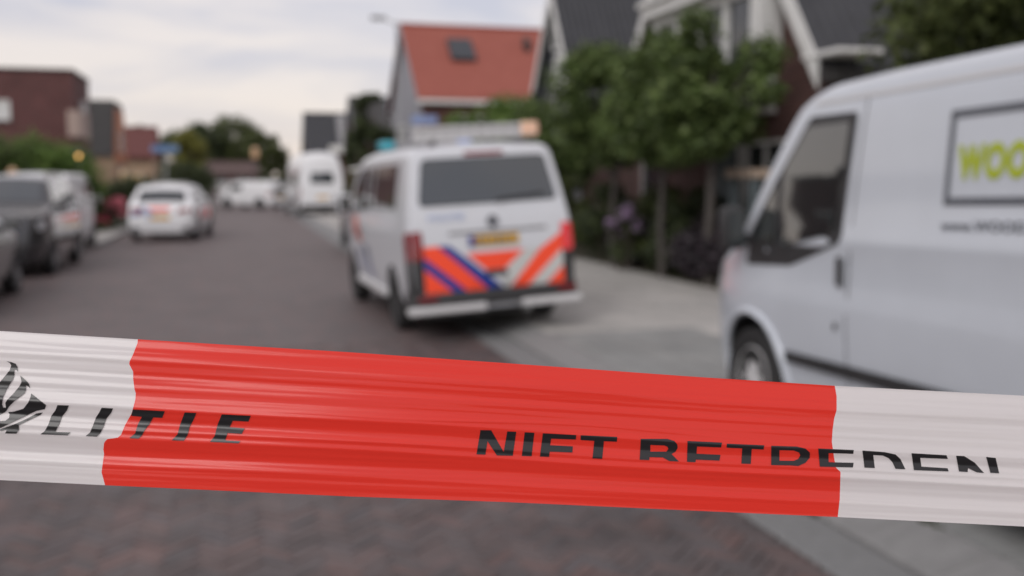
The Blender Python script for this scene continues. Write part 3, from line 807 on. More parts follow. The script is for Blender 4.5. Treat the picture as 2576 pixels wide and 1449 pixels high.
for i, (x, y) in enumerate(hedge_c):
    bush('tall_shrub', ['tall green shrub left of the lit lamp', 'tall bright shrub behind the parked cars', 'shrub next to the lit lamp at the pavement end', 'tall shrub at the left edge behind the dark car'][i], (x, y, .07), 1.35 if i != 2 else .9, 1.3, (2.75, 2.95, 2.0, 3.0)[i], GREEN2 if i != 3 else GREEN, 9000, .13, 50 + i, 'shrub', 'tall shrubs behind the cars parked on the left')
for i, (px, d, h_, rx, m, lab) in enumerate(((225, 34, 1.4, 1.0, DARKG, 'dark low shrub left of the pink flowering bush'), (340, 36, 1.75, 1.3, DARKG, 'dark shrub behind the pink flowering bush'), (480, 62, 2.8, 1.5, DARKG, 'dark round shrub right of the blue street name sign post'), (425, 58, 1.6, 1.6, DARKG, 'low dark shrub behind the police car roof'), (455, 76, 2.8, 1.7, OLIVE, 'olive shrub further along behind the police car'))):
    bush('shrub', lab, T(px, d), rx, rx, h_, m, 4500, .13 if d < 40 else .2, 60 + i)
p_ = W(262, 560, 33)
bush('flowering_shrub', 'pink flowering bush on the pavement left of the police car', (p_.x, p_.y, .08), .85, .6, 1.05, DARKG, 900, .09, 70, 'shrub', None, PINK, 3200, .1)
p_ = W(250, 560, 31.8)
bush('flowering_shrub', 'small magenta flowering plant at the kerb beside pink bush', (p_.x, p_.y, .08), .38, .35, .5, DARKG, 500, .07, 71, 'shrub', None, MAGENTA, 900, .08)
# dark planting along the right hand gardens
for i, (x, y, rx, ry, h_, m) in enumerate(((7.35, 12.3, .55, 1.0, .85, PURP), (7.3, 14.0, .5, 1.1, .95, PURP), (7.35, 15.8, .5, 1.1, .95, DARKG), (7.35, 17.6, .52, 1.1, 1.0, PURP), (7.4, 19.5, .55, 1.2, 1.05, DARKG), (7.4, 21.6, .55, 1.3, 1.2, DARKG), (7.45, 24.0, .6, 1.4, 1.35, DARKG))):
    bush('hedge_plant', ['dark purple planting right beside the white van nose', 'dark purple planting under the tall garden tree', 'dark green planting in front of the brick house door', 'blackish planting under the lilac flowers', 'dark green planting right of the police van tail light', 'dark planting behind the police van', 'tallest dark planting beyond the police van'][i], (x, y, .09), rx, ry, h_, m, 4500, .09, 80 + i, 'hedge', 'dark hedge planting along the pavement')
p_ = W(1570, 556, 18.0)
bush('hydrangea', 'lilac flowering hydrangea above the dark hedge', (p_.x, p_.y, .09), .36, .36, 1.1, DARKG, 700, .09, 90, 'plant', None, LILAC, 700, .08)
p_ = W(1840, 470, 16.5)
bush('shrub', 'dark shrub in front of the porch beside white van mirror', (p_.x + .3, p_.y, .09), .55, .6, 1.5, DARKG, 3500, .09, 91)
for i, (px, d, h_, m) in enumerate(((1500, 19.6, 1.55, DARKG), (1610, 18.2, 1.5, OLIVE), (1715, 17.0, 1.6, DARKG), (1765, 15.9, 1.25, PURP))):
    q_ = W(px, 470, d); bush('shrub', ['tall dark shrub just right of the police van tail light', 'olive shrub behind the lilac hydrangea', 'dark shrub filling the gap under the middle garden tree', 'purple shrub at the foot of the tall garden tree'][i], (q_.x + .25, q_.y, .09), .6, .7, h_, m, 3500, .10, 95 + i, 'shrub')
p_ = W(1445, 470, 20.5)
bush('shrub', 'yellowish green shrub peeping out right of the police van window', (p_.x, p_.y, .09), .35, .35, 1.75, OLIVE, 1800, .09, 92)

# ================================================================== VEHICLES
def pw(pts, x):
    return float(np.interp(x, [p[0] for p in pts], [p[1] for p in pts]))
def text_bm(s, size, offset=0.0, space=1.0):
    cu = bpy.data.curves.new('lettering', 'FONT'); cu.body = s; cu.size = size; cu.offset = offset; cu.space_character = space
    o = bpy.data.objects.new('lettering', cu); COL.objects.link(o)
    dg = bpy.context.evaluated_depsgraph_get(); dg.update()
    me = bpy.data.meshes.new_from_object(o.evaluated_get(dg))
    bm = bmesh.new(); bm.from_mesh(me)
    bpy.data.objects.remove(o); bpy.data.meshes.remove(me); bpy.data.curves.remove(cu)
    return bm

class Car:
    def __init__(self, name, label, cat, loc, rot, L, W_, zb, top, plan, sec, paint, lean=((0, 0), (3, 0)), bulge=.03, r=.07, crown=.03, arches=(), trad=.33, group=None):
        self.t = thing(name, label, cat, loc, rot, group)
        self.L, self.W, self.zb, self.top, self.plan, self.sec, self.lean, self.bulge, self.r, self.crown = L, W_, zb, top, plan, sec, lean, bulge, r, crown
        self.paint = paint; self.trad = trad
        self.body(arches)
    def zt(self, y): return (pw(self.top, y - .05) + pw(self.top, y) * 2 + pw(self.top, y + .05)) / 4
    def hw(self, y, z): return self.W * pw(self.plan, y) * pw(self.sec, z)
    def dy(self, y, z): return pw(self.lean, z) * max(0.0, 1 - y / 1.2)
    def body(self, arches):
        bm = bmesh.new()
        ys = sorted(set([0, .02, .05, .1, .16] + [round(v, 2) for v in np.arange(.24, self.L - .2, .09)] + [self.L - .16, self.L - .1, self.L - .05, self.L - .02, self.L]))
        rings = []
        zm = max(p_[1] for p_ in self.top); rm = min(self.r, (zm - self.zb) * .3)
        lv = sorted(set([0.0, 1.0] + [round((z_ - self.zb - .05) / (zm - rm - self.zb - .05), 4) for z_, _ in self.sec] + [.1, .25, .4, .55, .7, .85, .93]))
        lv = [v for i, v in enumerate(lv) if 0 <= v <= 1 and (i == 0 or v - lv[i - 1] > .008)]
        for y in ys:
            zt = self.zt(y); zb = self.zb; r = min(self.r, (zt - zb) * .3)
            half = [(0, zb), (.5 * self.hw(y, zb), zb), (.9 * self.hw(y, zb), zb)]
            for k in lv:
                z = zb + .05 + (zt - r - zb - .05) * k; half.append((self.hw(y, z), z))
            xe = self.hw(y, zt - r)
            for a in (25, 50, 75): half.append((xe - r * 1.15 * (1 - math.cos(R(a))), zt - r + r * math.sin(R(a))))
            xe2 = xe - r * 1.15
            for f_ in (1.0, .66, .33, 0): half.append((xe2 * f_, zt + self.crown * (1 - f_ * f_)))
            row = {}
            n = len(half)
            right = [bm.verts.new((x, y + self.dy(y, z), z)) for x, z in half]
            left = [right[0]] + [bm.verts.new((-x, y + self.dy(y, z), z)) for x, z in half[1:-1]] + [right[-1]]
            rings.append((right, left))
        for (r0, l0), (r1, l1_) in zip(rings, rings[1:]):
            for a, b in ((r0, r1), (l0, l1_)):
                for k in range(len(a) - 1):
                    q = [a[k], a[k + 1], b[k + 1], b[k]]
                    q = [v for i, v in enumerate(q) if v not in q[:i]]
                    if len(q) > 2: bm.faces.new(q)
        for ri, sgn_ in ((0, -1), (-1, 1)):
            rt, lf = rings[ri]; cols = [lf]
            for f_ in (-.6, -.2, .2, .6):
                col = [rt[0]]
                for k in range(1, len(rt) - 1):
                    v = rt[k].co; x = v.x * f_
                    bl_ = self.bulge * (1 - f_ * f_) if ri == 0 else .05 * (1 - f_ * f_)
                    col.append(bm.verts.new((x, v.y + sgn_ * bl_ * min(1, min(k, len(rt) - 1 - k) / 3), v.z)))
                col.append(rt[-1]); cols.append(col)
            cols.append(rt)
            for a, b in zip(cols, cols[1:]):
                for k in range(len(a) - 1):
                    q = [a[k], a[k + 1], b[k + 1], b[k]]; q = [v for i, v in enumerate(q) if v not in q[:i]]
                    if len(q) > 2: bm.faces.new(q)
        bmesh.ops.recalc_face_normals(bm, faces=bm.faces)
        me = bpy.data.meshes.new('body'); bm.to_mesh(me); bm.free()
        o = link('body', me, self.t, (M[self.paint], M['black_plastic']))
        if arches:
            cut = MB()
            for y, rad, zc in arches:
                for q in (-1, 1):
                    xo = self.W + .1; xi = self.W - .38
                    cut.lathe([(rad, q * xi), (rad, q * xo)], 32, 'X', (0, y, zc))
            bmesh.ops.recalc_face_normals(cut.bm, faces=cut.bm.faces)
            cm = bpy.data.meshes.new('cutter'); cut.bm.to_mesh(cm); cut.bm.free()
            co_ = bpy.data.objects.new('cutter', cm); COL.objects.link(co_); co_.parent = self.t
            md = o.modifiers.new('arch', 'BOOLEAN'); md.operation = 'DIFFERENCE'; md.object = co_; md.solver = 'EXACT'
            dg = bpy.context.evaluated_depsgraph_get(); dg.update()
            nm = bpy.data.meshes.new_from_object(o.evaluated_get(dg))
            o.modifiers.clear(); o.data = nm
            bpy.data.objects.remove(co_); bpy.data.meshes.remove(me)
            nm.materials.clear(); nm.materials.append(M[self.paint]); nm.materials.append(M['black_plastic'])
            for p in nm.polygons:
                c = p.center; p.material_index = 0
                for y, rad, zc in arches:
                    dd = math.hypot(c.y - y, c.z - zc)
                    if dd < rad + .004 and abs(c.x) < self.W + .02 and (abs(p.normal.x) < .3 or abs(c.x) < self.W - .3):
                        if dd > rad - .02 or abs(abs(c.x) - (self.W - .38)) < .02: p.material_index = 1
        bm = bmesh.new(); bm.from_mesh(o.data); smooth_bm(bm, 32); bm.to_mesh(o.data); bm.free()
        self.o = o
    # --- surfaces
    def side(self, sgn_, off=.005): return lambda a, b: Vector((sgn_ * (self.hw(a, b) + off), a + self.dy(a, b), b))
    def rear(self, off=.006):
        def f(x, z):
            xe = max(self.hw(0, z), .1)
            return Vector((x, pw(self.lean, z) - self.bulge * (1 - min(1, (x / xe) ** 2)) - off, z))
        return f
    def over(self, off=.006):
        def f(x, y):
            xe = self.hw(y, self.zt(y) - self.r) - self.r
            s1 = (self.zt(y + .03) - self.zt(y - .03)) / .06; nn_ = Vector((0, -s1, 1)).normalized() * off
            return Vector((x, y + self.dy(y, self.zt(y)), self.zt(y) + self.crown * (1 - min(1, (x / max(xe, .1)) ** 2)))) + nn_
        return f
    def panel(self, name, pts, m, f, parent=None, step=.12, thick=.006, round_=0.0, bm=None):
        if bm is None:
            bm = bmesh.new()
            if round_:
                pts = rounded(pts, round_)
            bm.faces.new([bm.verts.new((p[0], p[1], 0)) for p in pts])
        for f_ in bm.faces: f_.normal_update()
        bmesh.ops.triangulate(bm, faces=bm.faces)
        xs = [v.co.x for v in bm.verts]; zs = [v.co.y for v in bm.verts]
        for lo, hi, ax in ((min(xs), max(xs), (1, 0, 0)), (min(zs), max(zs), (0, 1, 0))):
            q = math.ceil(lo / step) * step
            while q < hi:
                bmesh.ops.bisect_plane(bm, geom=bm.verts[:] + bm.edges[:] + bm.faces[:], dist=1e-5, plane_co=Vector(ax) * q, plane_no=ax); q += step
        for v in bm.verts: v.co = f(v.co.x, v.co.y)
        if thick:
            bmesh.ops.solidify(bm, geom=bm.faces[:], thickness=thick)
        bmesh.ops.recalc_face_normals(bm, faces=bm.faces)
        smooth_bm(bm, 40)
        me = bpy.data.meshes.new(name); bm.to_mesh(me); bm.free()
        return link(name, me, parent or self.t, (M[m],))
    def wheel(self, x, y, rad=None, rim='alloy', width=.2, spokes=5, steer=0.0):
        rad = rad or self.trad; q = 1 if x > 0 else -1
        wh = bpy.data.objects.new('wheel', None); COL.objects.link(wh); wh.parent = self.t
        wh.location = (x, y, rad); wh.rotation_euler = (0, 0, steer); wh.empty_display_size = .05
        h = width / 2
        b = MB(); b.lathe([(rad * .62, -h * .8), (rad * .7, -h), (rad * .92, -h), (rad * .985, -h * .75), (rad, -h * .4), (rad, h * .4), (rad * .985, h * .75), (rad * .92, h), (rad * .7, h), (rad * .62, h * .8)], 36); b.build('tyre', M['rubber'], wh, 40)
        b = MB(); b.lathe([(rad * .64, q * h * .75), (rad * .6, q * h * .9), (rad * .57, q * h * .5), (rad * .5, q * -h * .4)], 36)
        for k in range(spokes):
            a = 2 * math.pi * k / spokes
            for da in (-.1, .1):
                b.bar((q * h * .72, math.cos(a + da * 1.3) * rad * .12, math.sin(a + da * 1.3) * rad * .12), (q * h * .62, math.cos(a + da) * rad * .585, math.sin(a + da) * rad * .585), rad * .13, .025, (1, 0, 0))
        b.lathe([(rad * .17, q * h * .55), (rad * .16, q * h * .8), (0.001, q * h * .84)], 16)
        b.build('rim', M[rim], wh, 30)
        b = MB(); b.lathe([(rad * .49, q * -h * .3), (.01, q * -h * .3)], 24); b.build('brake_disc', M['black_plastic'], wh)
        return wh
    def mirror(self, sgn_, y, z, m='black_plastic', w_=.2, h_=.26):
        x0 = self.hw(y, z)
        b = MB(); b.box((-w_ / 2, -.05, -h_ / 2), (w_ / 2, .09, h_ / 2))
        bmesh.ops.transform(b.bm, matrix=Matrix.Translation((sgn_ * (x0 + .05 + w_ / 2), y, z)), verts=b.bm.verts)
        mo = b.build('mirror', M[m], self.t, 40, bevel=.035)
        b = MB(); b.bar((sgn_ * (x0 - .03), y + .03, z - h_ * .3), (sgn_ * (x0 + .1), y + .02, z - h_ * .2), .06, .06); b.build('mirror_arm', M['black_plastic'], mo)
        b = MB(); xa, xb_ = sgn_ * (x0 + .07), sgn_ * (x0 + .03 + w_); b.box((min(xa, xb_), y - .056, z - h_ * .38), (max(xa, xb_), y - .049, z + h_ * .38)); b.build('mirror_glass', M['tint'], mo)
        return mo
def rounded(pts, r):
    out_ = []; n = len(pts)
    for i in range(n):
        p, a, b = Vector((*pts[i], 0)), Vector((*pts[i - 1], 0)), Vector((*pts[(i + 1) % n], 0))
        da, db = (a - p), (b - p); ra = min(r, da.length * .45); rb = min(r, db.length * .45)
        s0, s1 = p + da.normalized() * ra, p + db.normalized() * rb
        for t_ in (0, .25, .5, .75, 1):
            q = s0 * (1 - t_) ** 2 + p * 2 * t_ * (1 - t_) + s1 * t_ ** 2; out_.append((q.x, q.y))
    return out_

# ---------------------------------------------------------------- police van
van = Car('police_van', 'white police van with orange and blue stripes, parked half on the kerb', 'police van', (2.70, 10.41, .05), (0, R(-3.3), R(2.5)),
    4.95, .945, .30,
    [(0, 2.00), (.04, 2.03), (.2, 2.05), (.8, 2.065), (2.6, 2.06), (3.3, 2.02), (3.6, 1.93), (4.35, 1.26), (4.45, 1.2), (4.8, 1.06), (4.92, .9), (4.95, .7)],
    [(0, .955), (.03, .975), (.1, .995), (.3, 1), (3.9, 1), (4.4, .965), (4.7, .9), (4.88, .8), (4.95, .68)],
    [(.3, .93), (.45, .985), (.7, 1.0), (1.1, 1.0), (1.3, .975), (1.65, .915), (2.0, .845), (2.1, .82)],
    'white_paint', [(0, 0), (.6, 0), (1.0, .02), (1.3, .06), (1.95, .24), (2.1, .28)], .03, .11, .035,
    [(.98, .40, .36), (3.98, .40, .36)], .345)
V_ = van
V_.o.rotation_euler = (0, 0, 0)
rf = V_.rear()
rw = V_.panel('rear_window', [(-.785, 1.43), (.785, 1.43), (.70, 1.93), (-.70, 1.93)], 'tint', V_.rear(.008), round_=.07)
b = MB(); b.bar(V_.rear(.03)(.1, 1.46), V_.rear(.03)(.62, 1.50), .02, .025); b.tube([V_.rear(0)(.1, 1.455), V_.rear(.045)(.1, 1.455)], .025, 8); b.build('rear_wiper', M['black_plastic'], rw)
V_.panel('brake_lamp', [(-.22, 1.955), (.22, 1.955), (.22, 1.985), (-.22, 1.985)], 'red_lens', V_.rear(.012))
for q in (-1, 1):
    V_.panel('taillight', [(q * .775, .865), (q * .902, .865), (q * .903, 1.16), (q * .785, 1.17)], 'red_lit' if q > 0 else 'red_lens', V_.rear(.014), round_=.03)
    V_.panel('taillight_wrap', [(.0, .865), (.12, .865), (.15, 1.15), (.0, 1.17)], 'red_lit' if q > 0 else 'red_lens', V_.side(q, .012))
    V_.panel('corner_trim', [(q * .785, .44), (q * .90, .44), (q * .902, .862), (q * .785, .862)], 'black_plastic', V_.rear(.012))
    V_.panel('corner_trim', [(.0, .44), (.16, .44), (.13, .862), (.0, .862)], 'black_plastic', V_.side(q, .010))
# stripes on the tailgate
stripes = [('orange_foil', [(-.775, 1.0), (-.622, 1.0), (-.094, .5), (-.323, .5), (-.782, .893)]), ('blue_foil', [(-.622, 1.0), (-.50, 1.0), (.098, .5), (-.094, .5)]),
    ('blue_foil', [(-.782, .893), (-.323, .5), (-.474, .5), (-.785, .768)]), ('orange_foil', [(-.785, .768), (-.474, .5), (-.785, .5)]),
    ('orange_foil', [(-.313, .9), (.341, .905), (.113, .718), (-.108, .716)]), ('silver_foil', [(.338, .905), (.53, .905), (.147, .502), (.05, .53), (.113, .718)]),
    ('orange_foil', [(.781, 1.0), (.795, .89), (.35, .502), (.147, .502), (.53, .9), (.66, 1.0)]), ('silver_foil', [(.795, .89), (.795, .70), (.565, .502), (.35, .502)]), ('orange_foil', [(.795, .70), (.795, .502), (.565, .502)])]
stripes[6] = ('orange_foil', [(.79, 1.06), (.795, .89), (.35, .502), (.147, .502), (.53, .9)])
for m, pts in stripes: V_.panel('stripe', pts, m, V_.rear(.008), thick=.003)
V_.panel('tailgate_handle', [(-.12, .655), (.14, .655), (.13, .71), (-.11, .71)], 'black_plastic', V_.rear(.012))
pl = V_.panel('number_plate', [(-.285, .985), (.278, .985), (.278, 1.09), (-.285, 1.09)], 'plate', V_.rear(.016))
V_.panel('plate_band', [(-.285, .985), (-.215, .985), (-.215, 1.09), (-.285, 1.09)], 'blue_foil', V_.rear(.020), pl)
b = MB()
for xx in (-.17, -.11, -.02, .05, .11, .2): b.box((xx - .018, V_.rear(.03)(xx, 1.04).y, 1.01), (xx + .018, V_.rear(.018)(xx, 1.04).y, 1.065))
b.build('plate_character', M['dark_letter'], pl)
V_.panel('plate_recess', [(-.5, 1.12), (.62, 1.12), (.6, 1.145), (-.48, 1.145)], 'grey_plastic', V_.rear(.012))
# round badge: ring with V over W
b = MB(); c0 = V_.rear(.02)(.0, 1.235)
for k in range(24):
    a, a2 = 2 * math.pi * k / 24, 2 * math.pi * (k + 1) / 24
    b.bar(c0 + Vector((math.cos(a) * .062, 0, math.sin(a) * .062)), c0 + Vector((math.cos(a2) * .062, 0, math.sin(a2) * .062)), .01, .012, (0, 1, 0))
for s0, s1 in (((-.03, .05), (0, .008)), ((0, .008), (.03, .05)), ((-.052, .03), (-.026, -.045)), ((-.026, -.045), (0, -.005)), ((0, -.005), (.026, -.045)), ((.026, -.045), (.052, .03))):
    b.bar(c0 + Vector((s0[0], 0, s0[1])), c0 + Vector((s1[0], 0, s1[1])), .01, .012, (0, 1, 0))
b.build('badge', M['chrome'], V_.t)
b = MB(); b.lathe([(.056, 0), (.001, 0)], 24, 'Y', c0 + Vector((0, .008, 0))); b.build('badge_disc', M['black_plastic'], V_.t)
tb = text_bm('POLITIE', .085, .004)
bmesh.ops.transform(tb, matrix=Matrix.Translation((-.70, 1.275, 0)) @ Matrix.Diagonal((1.35, 1, 1, 1)), verts=tb.verts)
V_.panel('lettering', None, 'pale_blue', V_.rear(.008), bm=tb, thick=0)
# bumper, reflectors and step bars
b = MB()
prof = [(-.07, .36), (-.085, .44), (-.06, .505), (.12, .525), (.2, .48), (.2, .36)]
n = 13; rows = []
for k in range(n):
    x = -.94 + 1.88 * k / (n - 1); cv = .12 * (abs(x) / .94) ** 5
    rows.append([b.bm.verts.new((x, y + cv - .02, z)) for y, z in prof])
for a, c_ in zip(rows, rows[1:]):
    for k in range(len(prof)): b.bm.faces.new((a[k], a[(k + 1) % len(prof)], c_[(k + 1) % len(prof)], c_[k]))
b.bm.faces.new(rows[0]); b.bm.faces.new(rows[-1][::-1])
bump = b.build('rear_bumper', M['black_plastic'], V_.t, 40)
for q in (-1, 1):
    b = MB(); b.box((q * .78 - .1, -.105, .44), (q * .78 + .1, -.07, .485)); b.build('reflector', M['red_lens'], bump)
    b = MB(); b.box((-1.0, -.16, .30), (-.15, .0, .375)) if q < 0 else b.box((.25, -.16, .30), (.93, .0, .375))
    b.build('rear_step', M['silver'], V_.t, bevel=.02)
    b = MB(); b.box((q * .9 - .06, 1.5, .33), (q * .9 + .06, 3.5, .42)); b.build('side_step', M['silver'], V_.t, bevel=.02)
    b = MB(); b.box((q * .6 - .03, 0.0, .26), (q * .6 + .03, .3, .33)); b.build('step_bracket', M['black_plastic'], V_.t)
    V_.panel('side_window', [(.72, 1.39), (2.15, 1.37), (2.15, 1.88), (.66, 1.89)], 'tint', V_.side(q), round_=.06)
    V_.panel('side_window', [(2.25, 1.37), (2.62, 1.36), (2.62, 1.87), (2.25, 1.88)], 'tint', V_.side(q), round_=.04)
    V_.panel('door_window', [(2.75, 1.34), (3.9, 1.3), (3.62, 1.62), (3.28, 1.85), (2.75, 1.87)], 'tint', V_.side(q), round_=.05)
    V_.panel('door_seam', [(2.68, .5), (2.69, .5), (2.69, 1.95), (2.68, 1.95)], 'black_plastic', V_.side(q, .003), thick=0)
    V_.panel('door_handle', [(2.78, 1.14), (2.98, 1.14), (2.98, 1.18), (2.78, 1.18)], 'white_paint', V_.side(q, .03), thick=.02)
    for m, pts in (('pink_foil', [(2.95, .9), (3.3, .9), (3.62, 1.25), (3.27, 1.25)]), ('pink_foil', [(3.4, .95), (3.6, .95), (3.75, 1.22), (3.7, 1.25)]), ('blue_pale', [(2.2, .5), (2.5, .5), (2.85, .88), (2.55, .88)]), ('blue_pale', [(2.9, .52), (3.2, .52), (3.4, .82), (3.15, .82)])):
        V_.panel('stripe', pts, m, V_.side(q, .006), thick=.002)
    V_.wheel(q * .845, .98, rim='black_plastic'); V_.wheel(q * .845, 3.98, rim='black_plastic')
    V_.mirror(q, 3.55, 1.40, 'white_paint', .2, .28)
    V_.panel('headlight', [(4.5, .85), (4.8, .82), (4.85, .98), (4.55, 1.04)], 'clear_lens', V_.side(q, .01))
V_.panel('windscreen', [(-.70, 4.3), (.70, 4.3), (.62, 3.66), (-.62, 3.66)], 'glass', V_.over(.006))
b = MB(); b.box((-.72, .2, .2), (.72, 4.5, .31)); b.build('underbody_box', M['black_plastic'], V_.t)  # unseen box, added to deepen the shade under the police van
b = MB(); b.tube([(.35, -.02, .26), (.35, .6, .26)], .03, 8); b.build('exhaust', M['steel'], V_.t, 60)
# rear signal board on the roof with amber lamp, blue light bar at the front
sb = None
b = MB(); z0 = 2.13
b.box((-.72, .42, z0 + .0), (.70, .50, z0 + .04)); b.box((-.72, .42, z0 + .115), (.70, .50, z0 + .15)); b.box((-.71, .46, z0 + .04), (.69, .49, z0 + .115))
for xx in np.linspace(-.70, .5, 10): b.box((xx, .425, z0 + .04), (xx + .05, .46, z0 + .115))
rack = b.build('signal_board', M['silver'], V_.t)
for xx in (-.5, .5):
    b = MB(); b.box((xx - .03, .43, 2.07), (xx + .03, .49, z0 + .02)); b.build('board_foot', M['black_plastic'], rack)
b = MB(); b.box((.52, .40, z0 + .01), (.72, .52, z0 + .16)); b.build('amber_lamp', M['amber'], rack, bevel=.02)
b = MB(); b.box((-.62, 2.9, 2.10), (.62, 3.16, 2.2)); lb = b.build('light_bar', M['grey_plastic'], V_.t, bevel=.03)
for q in (-1, 1):
    b = MB(); b.box((q * .53 - .1, 2.87, 2.098), (q * .53 + .1, 3.1, 2.215)); b.build('blue_lens', M['blue_lamp' if q < 0 else 'sign_blue2'], lb, bevel=.03)
    b = MB(); b.box((q * .4 - .03, 2.95, 2.06), (q * .4 + .03, 3.1, 2.1)); b.build('bar_foot', M['black_plastic'], lb)

# ---------------------------------------------------------------- white delivery van on the right (front axle 3.5 m from the rear)
AX = 4.02
pn = R(-1.5)
# rear bumper origin so that the front axle sits at (4.18, 5.8)
fa = Vector((4.18, 5.8, .1))
org = fa - Matrix.Rotation(pn, 3, 'X') @ Vector((0, AX, 0))
tv = Car('delivery_van', 'white delivery van with lime green lettering in dark frame, cab facing away', 'van', org, (pn, 0, 0),
    4.87, .985, .27,
    [(0, 2.09), (.05, 2.13), (.3, 2.165), (2.8, 2.17), (3.35, 2.155), (3.58, 2.08), (4.22, 1.28), (4.3, 1.22), (4.6, 1.12), (4.78, 1.0), (4.85, .85), (4.87, .6)],
    [(0, .96), (.05, .99), (.2, 1), (3.9, 1.0), (4.2, .99), (4.45, .955), (4.65, .89), (4.8, .78), (4.87, .66)],
    [(.27, .93), (.5, .975), (.58, .985), (.76, .996), (.86, 1.0), (.905, .999), (.985, .982), (1.18, .974), (1.235, .983), (1.255, .983), (1.30, .970), (1.6, .950), (1.95, .92), (2.04, .905), (2.15, .87)],
    'van_paint', [(0, 0), (3, .05)], .03, .085, .03, [(.92 + .15, .40, .35), (AX, .405, .345)], .33)
TV = tv
def tw(pts): return [(AX + y, z) for y, z in pts]
for q in (-1, 1):
    dw = TV.panel('door_window', tw([(.08, 1.07), (-.47, 1.09), (-.99, 1.245), (-1.05, 1.96), (-.58, 1.97), (-.24, 1.60), (.02, 1.30)]), 'black_plastic', TV.side(q, .004), round_=.04)
    TV.panel('door_glass', tw([(-.34, 1.2), (-.935, 1.30), (-.99, 1.91), (-.57, 1.91), (-.35, 1.68)]), 'glass', TV.side(q, .010), dw, round_=.03)
    TV.panel('quarter_glass', tw([(-.01, 1.27), (-.28, 1.21), (-.28, 1.59)]), 'glass', TV.side(q, .010), dw, round_=.03)
    TV.panel('door_seam', tw([(-1.075, .35), (-1.083, .35), (-1.08, 1.3), (-1.125, 2.03), (-1.115, 2.03), (-1.07, 1.3)]), 'black_plastic', TV.side(q, .002), thick=0)
    TV.panel('door_seam', tw([(-2.5, .35), (-2.508, .35), (-2.508, 2.0), (-2.5, 2.0)]), 'black_plastic', TV.side(q, .002), thick=0)
    TV.panel('door_handle', tw([(-1.04, 1.02), (-.975, 1.03), (-.965, 1.17), (-1.03, 1.17)]), 'black_plastic', TV.side(q, .02), thick=.02, round_=.02)
    TV.panel('lock', tw([(-1.0, .765), (-.965, .765), (-.965, .80), (-1.0, .80)]), 'black_plastic', TV.side(q, .005))
    TV.panel('side_moulding', tw([(-.46, .525), (-.46, .575), (-2.5, .58), (-2.5, .52)]), 'black_plastic', TV.side(q, .022), thick=.02, round_=.02)
    TV.panel('roof_rail', tw([(-.62, 2.045), (-.62, 2.06), (-3.9, 2.06), (-3.9, 2.045)]), 'silver', TV.side(q, .006), thick=.01)
    # sign on the load bay wall
    fr = 0.035
    x0, x1, z0, z1 = -3.0, -1.80, 1.455, 1.90
    for pts in ([(x0, z0), (x1, z0), (x1, z0 + fr), (x0, z0 + fr)], [(x0, z1 - fr), (x1, z1 - fr), (x1, z1), (x0, z1)], [(x0, z0 + fr), (x0 + fr, z0 + fr), (x0 + fr, z1 - fr), (x0, z1 - fr)], [(x1 - fr, z0 + fr), (x1, z0 + fr), (x1, z1 - fr), (x1 - fr, z1 - fr)]):
        TV.panel('sign_frame', tw(pts), 'dark_letter', TV.side(q, .006), thick=.003)
    for s, size, off, mname, yy, zz_, sx in (('WOOD', .20, .012, 'lime', 1.885, 1.582, .76), ('www.WOOD', .066, .002, 'dark_letter', 1.80, 1.335, 1.35)):
        tb = text_bm(s, size, off, 1.12 if size > .1 else 1.05)
        sgx = -1 if q < 0 else 1
        ox = -yy if q < 0 else -yy - (.85 if size > .1 else .55)
        bmesh.ops.transform(tb, matrix=Matrix.Translation((AX + ox, zz_, 0)) @ Matrix.Diagonal((sgx * sx, 1, 1, 1)), verts=tb.verts)
        TV.panel('lettering', None, mname, TV.side(q, .006), bm=tb, thick=0)
    TV.wheel(q * .865, AX, spokes=6, rim='silver'); TV.wheel(q * .865, 1.07, spokes=6, rim='silver')
    TV.mirror(q, AX + .05, 1.31, 'black_plastic', .15, .28)
    TV.panel('headlight', [(4.5, .82), (4.75, .78), (4.78, .95), (4.55, 1.08)], 'clear_lens', TV.side(q, .008))
    TV.panel('taillight', [(.02, .9), (.10, .9), (.10, 1.35), (.03, 1.35)], 'red_lens', TV.side(q, .01))
    TV.panel('rear_window', [(q * .08, 1.3), (q * .75, 1.3), (q * .7, 1.85), (q * .08, 1.85)], 'tint', TV.rear(.01), round_=.05)
    # flared lip round the front arch
    b = MB()
    pts = []
    for k in range(15):
        a = R(-12 + 204 * k / 14); y, z = AX + .425 * math.cos(a), .345 + .425 * math.sin(a); pts.append((q * (TV.hw(y, z) + .002), y, z))
    b.tube(pts, .024, 6); b.build('arch_lip', M['van_paint'], TV.t, 60)
TV.panel('windscreen', [(-.78, 4.18), (.78, 4.18), (.70, 3.6), (-.70, 3.6)], 'glass', TV.over(.006))
b = MB(); b.box((-.62, 4.6, .3), (.62, 4.91, .6)); b.build('front_bumper', M['black_plastic'], TV.t, 40, bevel=.08)
b = MB(); b.box((-.74, .15, .13), (.74, 4.4, .28)); b.build('underbody_box', M['black_plastic'], TV.t)  # unseen box added low, so less light gets beneath the van
for q in (-1, 1):
    b = MB(); b.box((q * .90 - .05, 1.5, .14), (q * .90 + .05, 3.6, .30)); b.build('sill', M['black_plastic'], TV.t, bevel=.02)  # hung lower than a real sill to darken the ground below
b = MB(); b.box((-.9, -.1, .35), (.9, .1, .5)); b.build('rear_bumper', M['black_plastic'], TV.t, bevel=.03)

